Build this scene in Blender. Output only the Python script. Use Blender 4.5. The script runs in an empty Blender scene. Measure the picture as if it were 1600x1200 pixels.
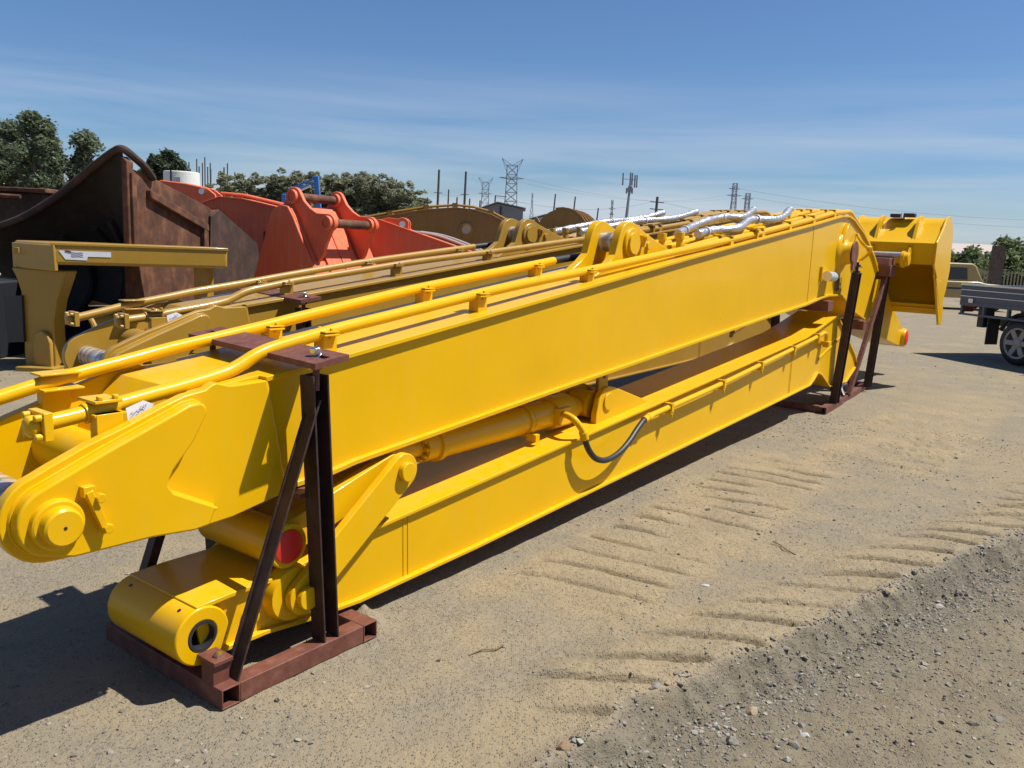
import bpy, math, random
import numpy as np
from mathutils import Vector, Matrix, noise as mnoise

random.seed(7)
rng = np.random.default_rng(11)
R = math.radians
scene = bpy.context.scene
COL = scene.collection

# ------------------------------------------------------------------ camera
cam_d = bpy.data.cameras.new('camera')
cam = bpy.data.objects.new('camera', cam_d)
COL.objects.link(cam)
scene.camera = cam
cam_d.sensor_width = 36.0
cam_d.lens = 29.25
cam_d.clip_start = 0.05
cam_d.clip_end = 4000
PITCH, ROLL = R(9.68), math.atan(0.045)
fw = Vector((0, math.cos(PITCH), -math.sin(PITCH)))
u0 = Vector((0, math.sin(PITCH), math.cos(PITCH)))
r0 = Vector((1, 0, 0))
rt = r0 * math.cos(ROLL) + u0 * math.sin(ROLL)
up = -r0 * math.sin(ROLL) + u0 * math.cos(ROLL)
M = Matrix(((rt.x, up.x, -fw.x, 0), (rt.y, up.y, -fw.y, 0), (rt.z, up.z, -fw.z, 1.65), (0, 0, 0, 1)))
cam.matrix_world = M

# ------------------------------------------------------------------ sky, sun, exposure
SUN_EL = R(60.0)
SUN_ROT = R(90.0)
world = bpy.data.worlds.new('World')
scene.world = world
world.use_nodes = True
wt = world.node_tree
wt.nodes.clear()
wo = wt.nodes.new('ShaderNodeOutputWorld')
bg = wt.nodes.new('ShaderNodeBackground')
sky = wt.nodes.new('ShaderNodeTexSky')
sky.sky_type = 'NISHITA'
sky.sun_disc = False
sky.sun_elevation = SUN_EL
sky.sun_rotation = SUN_ROT
sky.air_density = 1.0
sky.dust_density = 0.55
sky.ozone_density = 4.5
bg.inputs['Strength'].default_value = 0.058
# thin cirrus: streaky noise on the view direction, stretched along the horizon
tc = wt.nodes.new('ShaderNodeTexCoord')
sep = wt.nodes.new('ShaderNodeSeparateXYZ')
wt.links.new(tc.outputs['Generated'], sep.inputs[0])
mp = wt.nodes.new('ShaderNodeMapping')
mp.inputs['Scale'].default_value = (1.1, 1.1, 15.0)
mp.inputs['Rotation'].default_value = (0.0, R(-2.0), R(20))
wt.links.new(tc.outputs['Generated'], mp.inputs[0])
nz = wt.nodes.new('ShaderNodeTexNoise')
nz.inputs['Scale'].default_value = 1.6
nz.inputs['Detail'].default_value = 7
nz.inputs['Roughness'].default_value = 0.52
nz.inputs['Distortion'].default_value = 0.35
wt.links.new(mp.outputs[0], nz.inputs['Vector'])
cr = wt.nodes.new('ShaderNodeValToRGB')
cr.color_ramp.elements[0].position = 0.40
cr.color_ramp.elements[0].color = (0, 0, 0, 1)
cr.color_ramp.elements[1].position = 0.66
cr.color_ramp.elements[1].color = (1, 1, 1, 1)
wt.links.new(nz.outputs['Fac'], cr.inputs[0])
band = wt.nodes.new('ShaderNodeMapRange')
band.inputs['From Min'].default_value = 0.20
band.inputs['From Max'].default_value = 0.02
band.inputs['To Min'].default_value = 0.0
band.inputs['To Max'].default_value = 0.78
wt.links.new(sep.outputs['Z'], band.inputs['Value'])
mul = wt.nodes.new('ShaderNodeMath')
mul.operation = 'MULTIPLY'
wt.links.new(cr.outputs['Color'], mul.inputs[0])
wt.links.new(band.outputs[0], mul.inputs[1])
mix = wt.nodes.new('ShaderNodeMix')
mix.data_type = 'RGBA'
mix.inputs['B'].default_value = (6.8, 7.4, 8.3, 1)
wt.links.new(mul.outputs[0], mix.inputs['Factor'])
tint = wt.nodes.new('ShaderNodeMix'); tint.data_type = 'RGBA'; tint.blend_type = 'MULTIPLY'; tint.inputs['Factor'].default_value = 1.0
tint.inputs['B'].default_value = (.76, .925, 1.12, 1)
wt.links.new(sky.outputs[0], tint.inputs['A'])
wt.links.new(tint.outputs['Result'], mix.inputs['A'])
wt.links.new(mix.outputs['Result'], bg.inputs['Color'])
wt.links.new(bg.outputs[0], wo.inputs['Surface'])

sun_d = bpy.data.lights.new('sun', 'SUN')
sun_d.energy = 4.4
sun_d.angle = R(0.53)
sun_d.color = (1.0, 0.955, 0.88)
sun = bpy.data.objects.new('sun', sun_d)
COL.objects.link(sun)
sun_dir = Vector((-0.5, -0.005, -0.866)).normalized()
sun.rotation_euler = sun_dir.to_track_quat('-Z', 'Y').to_euler()

vs = scene.view_settings
vs.view_transform = 'Standard'
vs.look = 'None'
vs.exposure = 0.70
vs.gamma = 1.0
vs.use_curve_mapping = False
try:
    scene.cycles.max_bounces = 5
    scene.cycles.diffuse_bounces = 3
    scene.cycles.glossy_bounces = 3
except Exception:
    pass

# ------------------------------------------------------------------ helpers
def tag(o, label=None, cat=None, group=None, kind=None):
    if label: o['label'] = label
    if cat: o['category'] = cat
    if group: o['group'] = group
    if kind: o['kind'] = kind
    return o

def empty(name, loc=(0, 0, 0), rz=0.0, parent=None):
    o = bpy.data.objects.new(name, None)
    o.empty_display_size = 0.1
    COL.objects.link(o)
    o.location = loc
    o.rotation_euler = (0, 0, rz)
    if parent: o.parent = parent
    return o

class MB:
    def __init__(s):
        s.v = []; s.f = []
    def add(s, vs_, fs_):
        n = len(s.v)
        s.v.extend([tuple(p) for p in vs_])
        s.f.extend([tuple(i + n for i in f) for f in fs_])
        return s
    def box(s, a, b):
        x0, y0, z0 = a; x1, y1, z1 = b
        return s.add([(x0,y0,z0),(x1,y0,z0),(x1,y1,z0),(x0,y1,z0),(x0,y0,z1),(x1,y0,z1),(x1,y1,z1),(x0,y1,z1)],
                     [(0,3,2,1),(4,5,6,7),(0,1,5,4),(1,2,6,5),(2,3,7,6),(3,0,4,7)])
    def prism(s, poly, a, b, ax='y'):
        # poly in the plane across ax: ax y -> (x,z), ax x -> (y,z), ax z -> (x,y)
        n = len(poly)
        def P(p, t):
            if ax == 'y': return (p[0], t, p[1])
            if ax == 'x': return (t, p[0], p[1])
            return (p[0], p[1], t)
        vs_ = [P(p, a) for p in poly] + [P(p, b) for p in poly]
        ar = sum(poly[i][0]*poly[(i+1)%n][1]-poly[(i+1)%n][0]*poly[i][1] for i in range(n))
        flip = (ar > 0) == (b > a)
        if ax == 'y': flip = not flip
        fs_ = [tuple(range(n)), tuple(range(2*n-1, n-1, -1))] + [(i, n+i, n+(i+1) % n, (i+1) % n) for i in range(n)]
        if flip: fs_ = [tuple(reversed(f)) for f in fs_]
        return s.add(vs_, fs_)
    def strip(s, line, th, y0, y1):
        # plate following an XZ polyline; thickness th towards the line's left normal
        n = len(line); off = []
        for i in range(n):
            a = Vector(line[max(i-1, 0)]); b = Vector(line[min(i+1, n-1)])
            d = (b-a).normalized()
            off.append((line[i][0]-d.y*th, line[i][1]+d.x*th))
        for i in range(n-1):
            pass
        vs_ = []
        for i in range(n):
            p, q = line[i], off[i]
            vs_ += [(p[0], y0, p[1]), (p[0], y1, p[1]), (q[0], y1, q[1]), (q[0], y0, q[1])]
        fs_ = [(0, 1, 2, 3), tuple(4*(n-1)+k for k in (3, 2, 1, 0))]
        for i in range(n-1):
            a = 4*i; b = a+4
            for k in range(4):
                fs_.append((a+k, b+k, b+(k+1) % 4, a+(k+1) % 4))
        return s.add(vs_, fs_)
    def cyl(s, p0, p1, r0_, r1_=None, seg=20, cap=True):
        r1_ = r0_ if r1_ is None else r1_
        p0 = Vector(p0); p1 = Vector(p1)
        d = (p1-p0).normalized()
        a = d.orthogonal().normalized(); b = d.cross(a)
        vs_ = []
        for p, r in ((p0, r0_), (p1, r1_)):
            for k in range(seg):
                t = 2*math.pi*k/seg
                vs_.append(p + (a*math.cos(t)+b*math.sin(t))*r)
        fs_ = [(k, (k+1) % seg, seg+(k+1) % seg, seg+k) for k in range(seg)]
        if cap:
            fs_ += [tuple(reversed(range(seg))), tuple(range(seg, 2*seg))]
        return s.add(vs_, fs_)
    def ring(s, p0, p1, ro, ri, seg=28):
        p0 = Vector(p0); p1 = Vector(p1)
        d = (p1-p0).normalized(); a = d.orthogonal().normalized(); b = d.cross(a)
        vs_ = []
        for p, r in ((p0, ro), (p1, ro), (p1, ri), (p0, ri)):
            for k in range(seg):
                t = 2*math.pi*k/seg
                vs_.append(p + (a*math.cos(t)+b*math.sin(t))*r)
        fs_ = []
        for j in range(4):
            A_, B_ = j*seg, ((j+1) % 4)*seg
            fs_ += [(A_+k, A_+(k+1) % seg, B_+(k+1) % seg, B_+k) for k in range(seg)]
        return s.add(vs_, fs_)
    def lathe(s, p0, axis, prof, seg=24, cap=True):
        # prof: list of (distance along axis, radius)
        p0 = Vector(p0); d = Vector(axis).normalized(); a = d.orthogonal().normalized(); b = d.cross(a)
        vs_ = []
        for (h, r) in prof:
            for k in range(seg):
                t = 2*math.pi*k/seg
                vs_.append(p0 + d*h + (a*math.cos(t)+b*math.sin(t))*max(r, 1e-4))
        fs_ = []
        for j in range(len(prof)-1):
            A_, B_ = j*seg, (j+1)*seg
            fs_ += [(A_+k, A_+(k+1) % seg, B_+(k+1) % seg, B_+k) for k in range(seg)]
        if cap: fs_ += [tuple(reversed(range(seg))), tuple(range((len(prof)-1)*seg, len(prof)*seg))]
        return s.add(vs_, fs_)
    def tube(s, pts, r, seg=10, rads=None, cap=True):
        pts = [Vector(p) for p in pts]; n = len(pts)
        t0 = (pts[1]-pts[0]).normalized(); a = t0.orthogonal().normalized()
        vs_ = []; fs_ = []
        for i in range(n):
            t = (pts[min(i+1, n-1)]-pts[max(i-1, 0)]).normalized()
            a = (a - t*a.dot(t)).normalized(); b = t.cross(a)
            rr = rads[i] if rads else r
            for k in range(seg):
                q = 2*math.pi*k/seg
                vs_.append(pts[i] + (a*math.cos(q)+b*math.sin(q))*rr)
        for i in range(n-1):
            for k in range(seg):
                fs_.append((i*seg+k, i*seg+(k+1) % seg, (i+1)*seg+(k+1) % seg, (i+1)*seg+k))
        if cap:
            fs_ += [tuple(reversed(range(seg))), tuple(range((n-1)*seg, n*seg))]
        return s.add(vs_, fs_)
    def bar(s, p0, p1, w, h=None, upv=(0, 0, 1)):
        h = h or w
        p0 = Vector(p0); p1 = Vector(p1); d = (p1-p0).normalized()
        u = Vector(upv)
        if abs(d.dot(u)) > .98: u = Vector((1, 0, 0))
        a = d.cross(u).normalized(); b = a.cross(d).normalized()
        vs_ = []
        for p in (p0, p1):
            for sx, sy in ((-1,-1),(1,-1),(1,1),(-1,1)):
                vs_.append(p + a*(sx*w/2) + b*(sy*h/2))
        return s.add(vs_, [(3,2,1,0),(4,5,6,7),(0,1,5,4),(1,2,6,5),(2,3,7,6),(3,0,4,7)])
    def build(s, name, mat, parent=None, bevel=0.0, smooth=35, seg=2):
        me = bpy.data.meshes.new(name)
        me.from_pydata([tuple(p) for p in s.v], [], s.f)
        me.update()
        import bmesh
        bm = bmesh.new(); bm.from_mesh(me)
        bmesh.ops.recalc_face_normals(bm, faces=bm.faces[:])
        bm.to_mesh(me); bm.free()
        if smooth:
            me.shade_smooth()
            me.set_sharp_from_angle(angle=R(smooth))
        me.materials.append(mat)
        o = bpy.data.objects.new(name, me)
        COL.objects.link(o)
        if parent: o.parent = parent
        if bevel:
            b = o.modifiers.new('bevel', 'BEVEL')
            b.width = bevel; b.segments = seg; b.limit_method = 'ANGLE'; b.angle_limit = R(40)
            b.harden_normals = False
        return o

def smoothpath(pts, n=6):
    # Catmull-Rom through the points
    P = [Vector(p) for p in pts]; out = []
    for i in range(len(P)-1):
        p0 = P[max(i-1, 0)]; p1 = P[i]; p2 = P[i+1]; p3 = P[min(i+2, len(P)-1)]
        for k in range(n):
            t = k/n
            out.append(0.5*((2*p1)+(p2-p0)*t+(2*p0-5*p1+4*p2-p3)*t*t+(3*p1-p0-3*p2+p3)*t**3))
    out.append(P[-1])
    return out

def arc(cx, cz, r, a0, a1, n):
    return [(cx+r*math.cos(R(a0+(a1-a0)*k/n)), cz+r*math.sin(R(a0+(a1-a0)*k/n))) for k in range(n+1)]

# ------------------------------------------------------------------ materials
def mat_base(name):
    m = bpy.data.materials.new(name); m.use_nodes = True
    nt = m.node_tree; b = nt.nodes['Principled BSDF']
    return m, nt, b

def paint(name, col, rough=0.32, spec=.4, dust=0.25, dustcol=(.42, .34, .22), var=0.10, coat=0.25, bump=0.02, fade=None, streak=.12, scuff=.35):
    m, nt, b = mat_base(name)
    N = nt.nodes; L = nt.links
    tcn = N.new('ShaderNodeTexCoord')
    n1 = N.new('ShaderNodeTexNoise'); n1.inputs['Scale'].default_value = 2.3; n1.inputs['Detail'].default_value = 6; n1.inputs['Roughness'].default_value = .6
    L.new(tcn.outputs['Object'], n1.inputs['Vector'])
    n2 = N.new('ShaderNodeTexNoise'); n2.inputs['Scale'].default_value = 17; n2.inputs['Detail'].default_value = 8; n2.inputs['Roughness'].default_value = .65
    L.new(tcn.outputs['Object'], n2.inputs['Vector'])
    mx = N.new('ShaderNodeMix'); mx.data_type = 'RGBA'
    c2 = fade or tuple(c*(1-var*2) for c in col)
    mx.inputs['A'].default_value = (*col, 1); mx.inputs['B'].default_value = (*c2, 1)
    r1 = N.new('ShaderNodeMapRange'); r1.inputs['From Min'].default_value = .35; r1.inputs['From Max'].default_value = .75
    L.new(n1.outputs['Fac'], r1.inputs['Value']); L.new(r1.outputs[0], mx.inputs['Factor'])
    # dust lies in broken speckle on upward faces and thinly elsewhere
    geo = N.new('ShaderNodeNewGeometry'); sx = N.new('ShaderNodeSeparateXYZ'); L.new(geo.outputs['Normal'], sx.inputs[0])
    upm = N.new('ShaderNodeMapRange'); upm.inputs['From Min'].default_value = .3; upm.inputs['From Max'].default_value = 1.0
    upm.inputs['To Min'].default_value = .08; upm.inputs['To Max'].default_value = 1.0
    L.new(sx.outputs['Z'], upm.inputs['Value'])
    r2 = N.new('ShaderNodeMapRange'); r2.inputs['From Min'].default_value = .42; r2.inputs['From Max'].default_value = .72; r2.inputs['To Max'].default_value = dust
    L.new(n2.outputs['Fac'], r2.inputs['Value'])
    mu = N.new('ShaderNodeMath'); mu.operation = 'MULTIPLY'; L.new(r2.outputs[0], mu.inputs[0]); L.new(upm.outputs[0], mu.inputs[1])
    m2 = N.new('ShaderNodeMix'); m2.data_type = 'RGBA'; m2.inputs['B'].default_value = (*dustcol, 1)
    L.new(mx.outputs['Result'], m2.inputs['A']); L.new(mu.outputs[0], m2.inputs['Factor'])
    mps = N.new('ShaderNodeMapping'); mps.inputs['Scale'].default_value = (7, 7, .7); L.new(tcn.outputs['Object'], mps.inputs[0])
    n3 = N.new('ShaderNodeTexNoise'); n3.inputs['Scale'].default_value = 2.2; n3.inputs['Detail'].default_value = 5; L.new(mps.outputs[0], n3.inputs['Vector'])
    r3 = N.new('ShaderNodeMapRange'); r3.inputs['From Min'].default_value = .52; r3.inputs['From Max'].default_value = .80; r3.inputs['To Max'].default_value = streak
    L.new(n3.outputs['Fac'], r3.inputs['Value'])
    m3 = N.new('ShaderNodeMix'); m3.data_type = 'RGBA'; m3.inputs['B'].default_value = (*dustcol, 1); L.new(m2.outputs['Result'], m3.inputs['A']); L.new(r3.outputs[0], m3.inputs['Factor'])
    n4 = N.new('ShaderNodeTexNoise'); n4.inputs['Scale'].default_value = 38; n4.inputs['Detail'].default_value = 3; n4.inputs['Roughness'].default_value = .75; n4.inputs['Distortion'].default_value = 1.2
    L.new(tcn.outputs['Object'], n4.inputs['Vector'])
    r4 = N.new('ShaderNodeMapRange'); r4.inputs['From Min'].default_value = .70; r4.inputs['From Max'].default_value = .74; r4.inputs['To Max'].default_value = scuff
    L.new(n4.outputs['Fac'], r4.inputs['Value'])
    m4 = N.new('ShaderNodeMix'); m4.data_type = 'RGBA'; m4.inputs['B'].default_value = (*[c*.45 for c in col], 1); L.new(m3.outputs['Result'], m4.inputs['A']); L.new(r4.outputs[0], m4.inputs['Factor'])
    L.new(m4.outputs['Result'], b.inputs['Base Color'])
    rr = N.new('ShaderNodeMapRange'); rr.inputs['To Min'].default_value = rough-.07; rr.inputs['To Max'].default_value = rough+.16
    L.new(n2.outputs['Fac'], rr.inputs['Value']); L.new(rr.outputs[0], b.inputs['Roughness'])
    b.inputs['Specular IOR Level'].default_value = spec
    b.inputs['Coat Weight'].default_value = coat; b.inputs['Coat Roughness'].default_value = .09
    bp = N.new('ShaderNodeBump'); bp.inputs['Strength'].default_value = bump*4; bp.inputs['Distance'].default_value = .004
    L.new(n2.outputs['Fac'], bp.inputs['Height'])
    b2 = N.new('ShaderNodeBump'); b2.inputs['Strength'].default_value = .35; b2.inputs['Distance'].default_value = .02
    n5 = N.new('ShaderNodeTexNoise'); n5.inputs['Scale'].default_value = 2.0; n5.inputs['Detail'].default_value = 1; L.new(tcn.outputs['Object'], n5.inputs['Vector'])
    L.new(n5.outputs['Fac'], b2.inputs['Height']); L.new(bp.outputs[0], b2.inputs['Normal']); L.new(b2.outputs[0], b.inputs['Normal'])
    return m

def rusty(name, c1, c2, c3, rough=.85, scale=5, bump=.5, metal=0.0, stre=.18):
    m, nt, b = mat_base(name); N = nt.nodes; L = nt.links
    tcn = N.new('ShaderNodeTexCoord')
    n1 = N.new('ShaderNodeTexNoise'); n1.inputs['Scale'].default_value = scale; n1.inputs['Detail'].default_value = 9; n1.inputs['Roughness'].default_value = .68
    L.new(tcn.outputs['Object'], n1.inputs['Vector'])
    mp_ = N.new('ShaderNodeMapping'); mp_.inputs['Scale'].default_value = (9, 9, 1.2); L.new(tcn.outputs['Object'], mp_.inputs[0])
    n2 = N.new('ShaderNodeTexNoise'); n2.inputs['Scale'].default_value = 2; n2.inputs['Detail'].default_value = 6; L.new(mp_.outputs[0], n2.inputs['Vector'])
    cr_ = N.new('ShaderNodeValToRGB'); e = cr_.color_ramp.elements
    e[0].position = .32; e[0].color = (*c1, 1); e[1].position = .68; e[1].color = (*c3, 1)
    k = e.new(.5); k.color = (*c2, 1)
    ad = N.new('ShaderNodeMix'); ad.data_type = 'FLOAT'; ad.inputs['Factor'].default_value = stre
    L.new(n1.outputs['Fac'], ad.inputs['A']); L.new(n2.outputs['Fac'], ad.inputs['B'])
    L.new(ad.outputs['Result'], cr_.inputs[0]); L.new(cr_.outputs[0], b.inputs['Base Color'])
    b.inputs['Roughness'].default_value = rough; b.inputs['Metallic'].default_value = metal
    bp = N.new('ShaderNodeBump'); bp.inputs['Strength'].default_value = bump; bp.inputs['Distance'].default_value = .01
    L.new(n1.outputs['Fac'], bp.inputs['Height']); L.new(bp.outputs[0], b.inputs['Normal'])
    return m

def plain(name, col, rough=.6, metal=0., var=.15, scale=12, bump=.0, trans=None):
    m, nt, b = mat_base(name); N = nt.nodes; L = nt.links
    tcn = N.new('ShaderNodeTexCoord')
    n1 = N.new('ShaderNodeTexNoise'); n1.inputs['Scale'].default_value = scale; n1.inputs['Detail'].default_value = 5
    L.new(tcn.outputs['Object'], n1.inputs['Vector'])
    mx = N.new('ShaderNodeMix'); mx.data_type = 'RGBA'
    mx.inputs['A'].default_value = (*[c*(1-var) for c in col], 1); mx.inputs['B'].default_value = (*[min(1, c*(1+var)) for c in col], 1)
    L.new(n1.outputs['Fac'], mx.inputs['Factor']); L.new(mx.outputs['Result'], b.inputs['Base Color'])
    b.inputs['Roughness'].default_value = rough; b.inputs['Metallic'].default_value = metal
    if bump:
        bp = N.new('ShaderNodeBump'); bp.inputs['Strength'].default_value = bump; bp.inputs['Distance'].default_value = .01
        L.new(n1.outputs['Fac'], bp.inputs['Height']); L.new(bp.outputs[0], b.inputs['Normal'])
    return m

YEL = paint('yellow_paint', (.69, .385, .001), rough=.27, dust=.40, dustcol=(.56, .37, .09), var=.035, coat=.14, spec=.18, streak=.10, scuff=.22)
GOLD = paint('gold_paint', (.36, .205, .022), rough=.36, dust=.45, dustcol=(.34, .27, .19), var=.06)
RED = paint('red_paint', (.74, .135, .050), rough=.52, dust=.55, dustcol=(.62, .27, .19), streak=.45, scuff=.7, var=.08, coat=.05)
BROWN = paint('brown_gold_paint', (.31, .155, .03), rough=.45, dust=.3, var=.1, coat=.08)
POSTM = rusty('shaded_oxide_steel', (.018, .009, .007), (.034, .015, .011), (.065, .032, .024), rough=.6, scale=14, bump=.2)  # oxide steel darkened for posts and braces, their shade put into the colour
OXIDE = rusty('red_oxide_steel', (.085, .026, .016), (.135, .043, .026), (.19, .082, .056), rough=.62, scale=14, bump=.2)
RUST = rusty('rusty_steel', (.035, .015, .010), (.095, .036, .017), (.21, .092, .042), scale=4.2)
RUSTD = rusty('dark_rusty_steel', (.022, .013, .010), (.045, .024, .017), (.10, .05, .032), scale=3.2)
RUBBER = plain('black_rubber', (.018, .018, .02), .5)
BLACK = plain('black_steel', (.02, .022, .028), .45)
STEEL = plain('bright_steel', (.62, .62, .63), .25, 1.0, .1, 30)
CAPRED = plain('red_plastic_cap', (.62, .02, .015), .45)
PAPER = plain('white_paper', (.62, .62, .66), .8)
INK = plain('pen_ink', (.05, .05, .09), .8)
DULL = plain('dull_zinc', (.42, .41, .40), .5, .4, .1, 20)
PINKCAP = plain('faded_cap', (.48, .36, .30), .7)
TAPE = plain('silver_tape', (.72, .73, .76), .3, .6, .1, 40)

def foil_mat():
    m, nt, b = mat_base('silver_foil'); N = nt.nodes; L = nt.links
    tcn = N.new('ShaderNodeTexCoord')
    v = N.new('ShaderNodeTexVoronoi'); v.inputs['Scale'].default_value = 95
    L.new(tcn.outputs['Object'], v.inputs['Vector'])
    n1 = N.new('ShaderNodeTexNoise'); n1.inputs['Scale'].default_value = 70; n1.inputs['Detail'].default_value = 4
    L.new(tcn.outputs['Object'], n1.inputs['Vector'])
    ad = N.new('ShaderNodeMath'); ad.operation = 'ADD'; L.new(v.outputs['Distance'], ad.inputs[0]); L.new(n1.outputs['Fac'], ad.inputs[1])
    bp = N.new('ShaderNodeBump'); bp.inputs['Strength'].default_value = .6; bp.inputs['Distance'].default_value = .006
    L.new(ad.outputs[0], bp.inputs['Height']); L.new(bp.outputs[0], b.inputs['Normal'])
    b.inputs['Base Color'].default_value = (.50, .50, .51, 1); b.inputs['Metallic'].default_value = .7; b.inputs['Roughness'].default_value = .33
    return m
FOIL = foil_mat()

def wrap_mat():
    m, nt, b = mat_base('plastic_wrapped_pin'); N = nt.nodes; L = nt.links
    tcn = N.new('ShaderNodeTexCoord')
    w = N.new('ShaderNodeTexWave'); w.bands_direction = 'Y'; w.inputs['Scale'].default_value = 5; w.inputs['Distortion'].default_value = 14; w.inputs['Detail'].default_value = 5
    L.new(tcn.outputs['Object'], w.inputs['Vector'])
    cr_ = N.new('ShaderNodeValToRGB'); e = cr_.color_ramp.elements
    e[0].color = (.20, .17, .15, 1); e[1].color = (.46, .44, .42, 1)
    L.new(w.outputs['Fac'], cr_.inputs[0]); L.new(cr_.outputs[0], b.inputs['Base Color'])
    b.inputs['Roughness'].default_value = .18; b.inputs['Coat Weight'].default_value = .6
    bp = N.new('ShaderNodeBump'); bp.inputs['Strength'].default_value = .35; bp.inputs['Distance'].default_value = .004
    L.new(w.outputs['Fac'], bp.inputs['Height']); L.new(bp.outputs[0], b.inputs['Normal'])
    return m
WRAP = wrap_mat()

# ------------------------------------------------------------------ yard frame of the stacked booms
AZ = R(36.3)
P0 = Vector((-.955, 2.651, 0))
AX = Vector((math.sin(AZ), math.cos(AZ), 0))
AY = Vector((-math.cos(AZ), math.sin(AZ), 0))
BOOM_RZ = R(90-36.3)
def yard(X, Y, Z=0.0):
    return P0 + AX*X + AY*Y + Vector((0, 0, Z))

# ------------------------------------------------------------------ ground
def vnoise(x, y, seed=0):
    xi = np.floor(x).astype(np.int64); yi = np.floor(y).astype(np.int64)
    xf = x-xi; yf = y-yi
    def h(a, b):
        n = (a*374761393 + b*668265263 + seed*1442695041) & 0x7fffffff
        n = ((n ^ (n >> 13))*1274126177) & 0x7fffffff
        return ((n ^ (n >> 16)) & 0xffff)/65535.0
    u = xf*xf*(3-2*xf); v = yf*yf*(3-2*yf)
    return (h(xi, yi)*(1-u)+h(xi+1, yi)*u)*(1-v)+(h(xi, yi+1)*(1-u)+h(xi+1, yi+1)*u)*v
def fbm(x, y, oct=4, seed=0):
    a = .5; s = 0
    for o in range(oct):
        s = s+a*vnoise(x*2**o, y*2**o, seed+o); a *= .5
    return s
def sstep(a, b, x):
    t = np.clip((x-a)/(b-a), 0, 1); return t*t*(3-2*t)
BX = np.array([-6, -1, .454, 1.105, 1.778, 2.655, 3.637, 4.268, 6, 9, 14])
BY = np.array([-.95, -.95, -1.02, -1.09, -1.295, -1.518, -1.766, -1.96, -2.6, -3.9, -6.5])
def to_yard(x, y):
    dx = x-P0.x; dy = y-P0.y
    return dx*AX.x+dy*AX.y, dx*AY.x+dy*AY.y
def ground_h(x, y):
    X, Y = to_yard(x, y)
    edge = np.interp(X, BX, BY) + .07*(fbm(X*4, Y*0+3.3, 3, 5)-.45)*2 + .03*(fbm(X*19, Y*9, 2, 6)-.4)
    near = np.exp(-((x-1.5)**2+(y-4)**2)/120.)
    h = .035*(fbm(x*.9, y*.9, 4, 1)-.47)*near + .018*(fbm(x*6, y*6, 4, 9)-.45)*near + .006*(fbm(x*34, y*34, 2, 13)-.45)*near
    fade = sstep(13, 8, X)*sstep(-5, -2, X)
    low = sstep(.012, -.11, Y-edge)
    h = h - .085*low*fade
    # loose soil thrown up along the rut and clods on its face
    h = h + .022*np.exp(-((Y-edge-.0)/.045)**2)*fade*(.4+fbm(x*14, y*14, 2, 3))
    face = np.exp(-((Y-edge+.10)/.09)**2)*fade
    h = h + face*(.06*(fbm(x*13, y*13, 3, 21)-.45)+.035*(fbm(x*45, y*45, 2, 22)-.4)) + low*fade*(.028*(fbm(x*9, y*9, 4, 23)-.45)+.06*(fbm(x*2.2, y*2.2, 2, 24)-.45))
    # deeper rut further down and a second small ridge
    h = h - .03*fade*np.exp(-((Y-edge+.95)/.12)**2)
    # soil heaped against the end of the stand
    h = h + .065*np.exp(-(((X-.81)/.07)**2+((Y-.16)/.11)**2))*(.6+.8*fbm(x*30, y*30, 2, 17))
    # tyre lug prints beside the rut
    q = (X+.25*(Y-edge)+.9*(Y-edge)**2)/.30 + .5*fbm(X*1.6, Y*2.5, 2, 31)
    pul = np.mod(q, 1.0)
    lug = .030*np.sin(np.pi*pul)**.8 - .040*np.exp(-((pul-.05)/.055)**2) + .012*np.exp(-((pul-.15)/.05)**2)
    strip = sstep(.0, .06, Y-edge)*sstep(.50, .24, Y-edge)*sstep(.65, .95, X)*sstep(7.0, 5.0, X)
    wob = .4+1.2*fbm(X*3, Y*3, 2, 41)
    h = h + strip*lug*wob + strip*.010*(fbm(x*30, y*30, 2, 43)-.45)
    # fainter ribbed tracks out in the yard
    def ribs(xa, xb, ya, yb, per, amp, sl, sd):
        m_ = sstep(xa, xa+.5, X)*sstep(xb, xb-.6, X)*sstep(ya, ya+.12, Y)*sstep(yb, yb-.12, Y)
        ph = np.mod((X+sl*Y)/per+1.0*fbm(X*1.3, Y*1.6, 3, sd), 1.0)
        l_ = .4+.5*np.sin(np.pi*ph)**.8 - 1.1*np.exp(-((ph-.06)/.07)**2)
        return m_*amp*(l_-.4)*sstep(.26, .50, fbm(X*1.7, Y*1.7, 3, sd+3))*1.2
    h = h + ribs(1.3, 5.4, -.75, .05, .23, .022, .12, 51) + ribs(5.2, 9.6, -1.35, -.35, .24, .022, .15, 61) + ribs(4.2, 12, -2.6, -1.7, .3, .018, .1, 71)
    return h, low*fade, np.exp(-((Y-edge-.20)/.20)**2)*fade

def spaced(lo, hi, fine, far_lo, far_hi, growth=1.22):
    c = list(np.arange(lo, hi, fine)); s_ = fine; a = c[-1]
    while a < far_hi:
        s_ *= growth; a += s_; c.append(a)
    s_ = fine; a = lo; left = []
    while a > far_lo:
        s_ *= growth; a -= s_; left.append(a)
    return np.array(left[::-1]+c)
gx = spaced(-.9, 3.6, .0105, -1500, 1500, 1.045)
gy = spaced(1.9, 6.2, .0105, -60, 2500, 1.045)
GX, GY = np.meshgrid(gx, gy)
GH, SOIL, SAND = ground_h(GX, GY)
YX, YY = to_yard(GX, GY)
EDG = np.interp(YX, BX, BY) + .07*(fbm(YX*4, YY*0+3.3, 3, 5)-.45)*2 + .03*(fbm(YX*19, YY*9, 2, 6)-.4)
DAMP = sstep(.012, -.02, YY-EDG)*sstep(-.46, -.16, YY-EDG+.16*(fbm(YX*2.5, YY*2.5, 3, 95)-.45))*sstep(-1, .2, YX)*sstep(12, 8, YX)*(.15+1.25*fbm(YX*4, YY*4, 3, 91))
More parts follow.
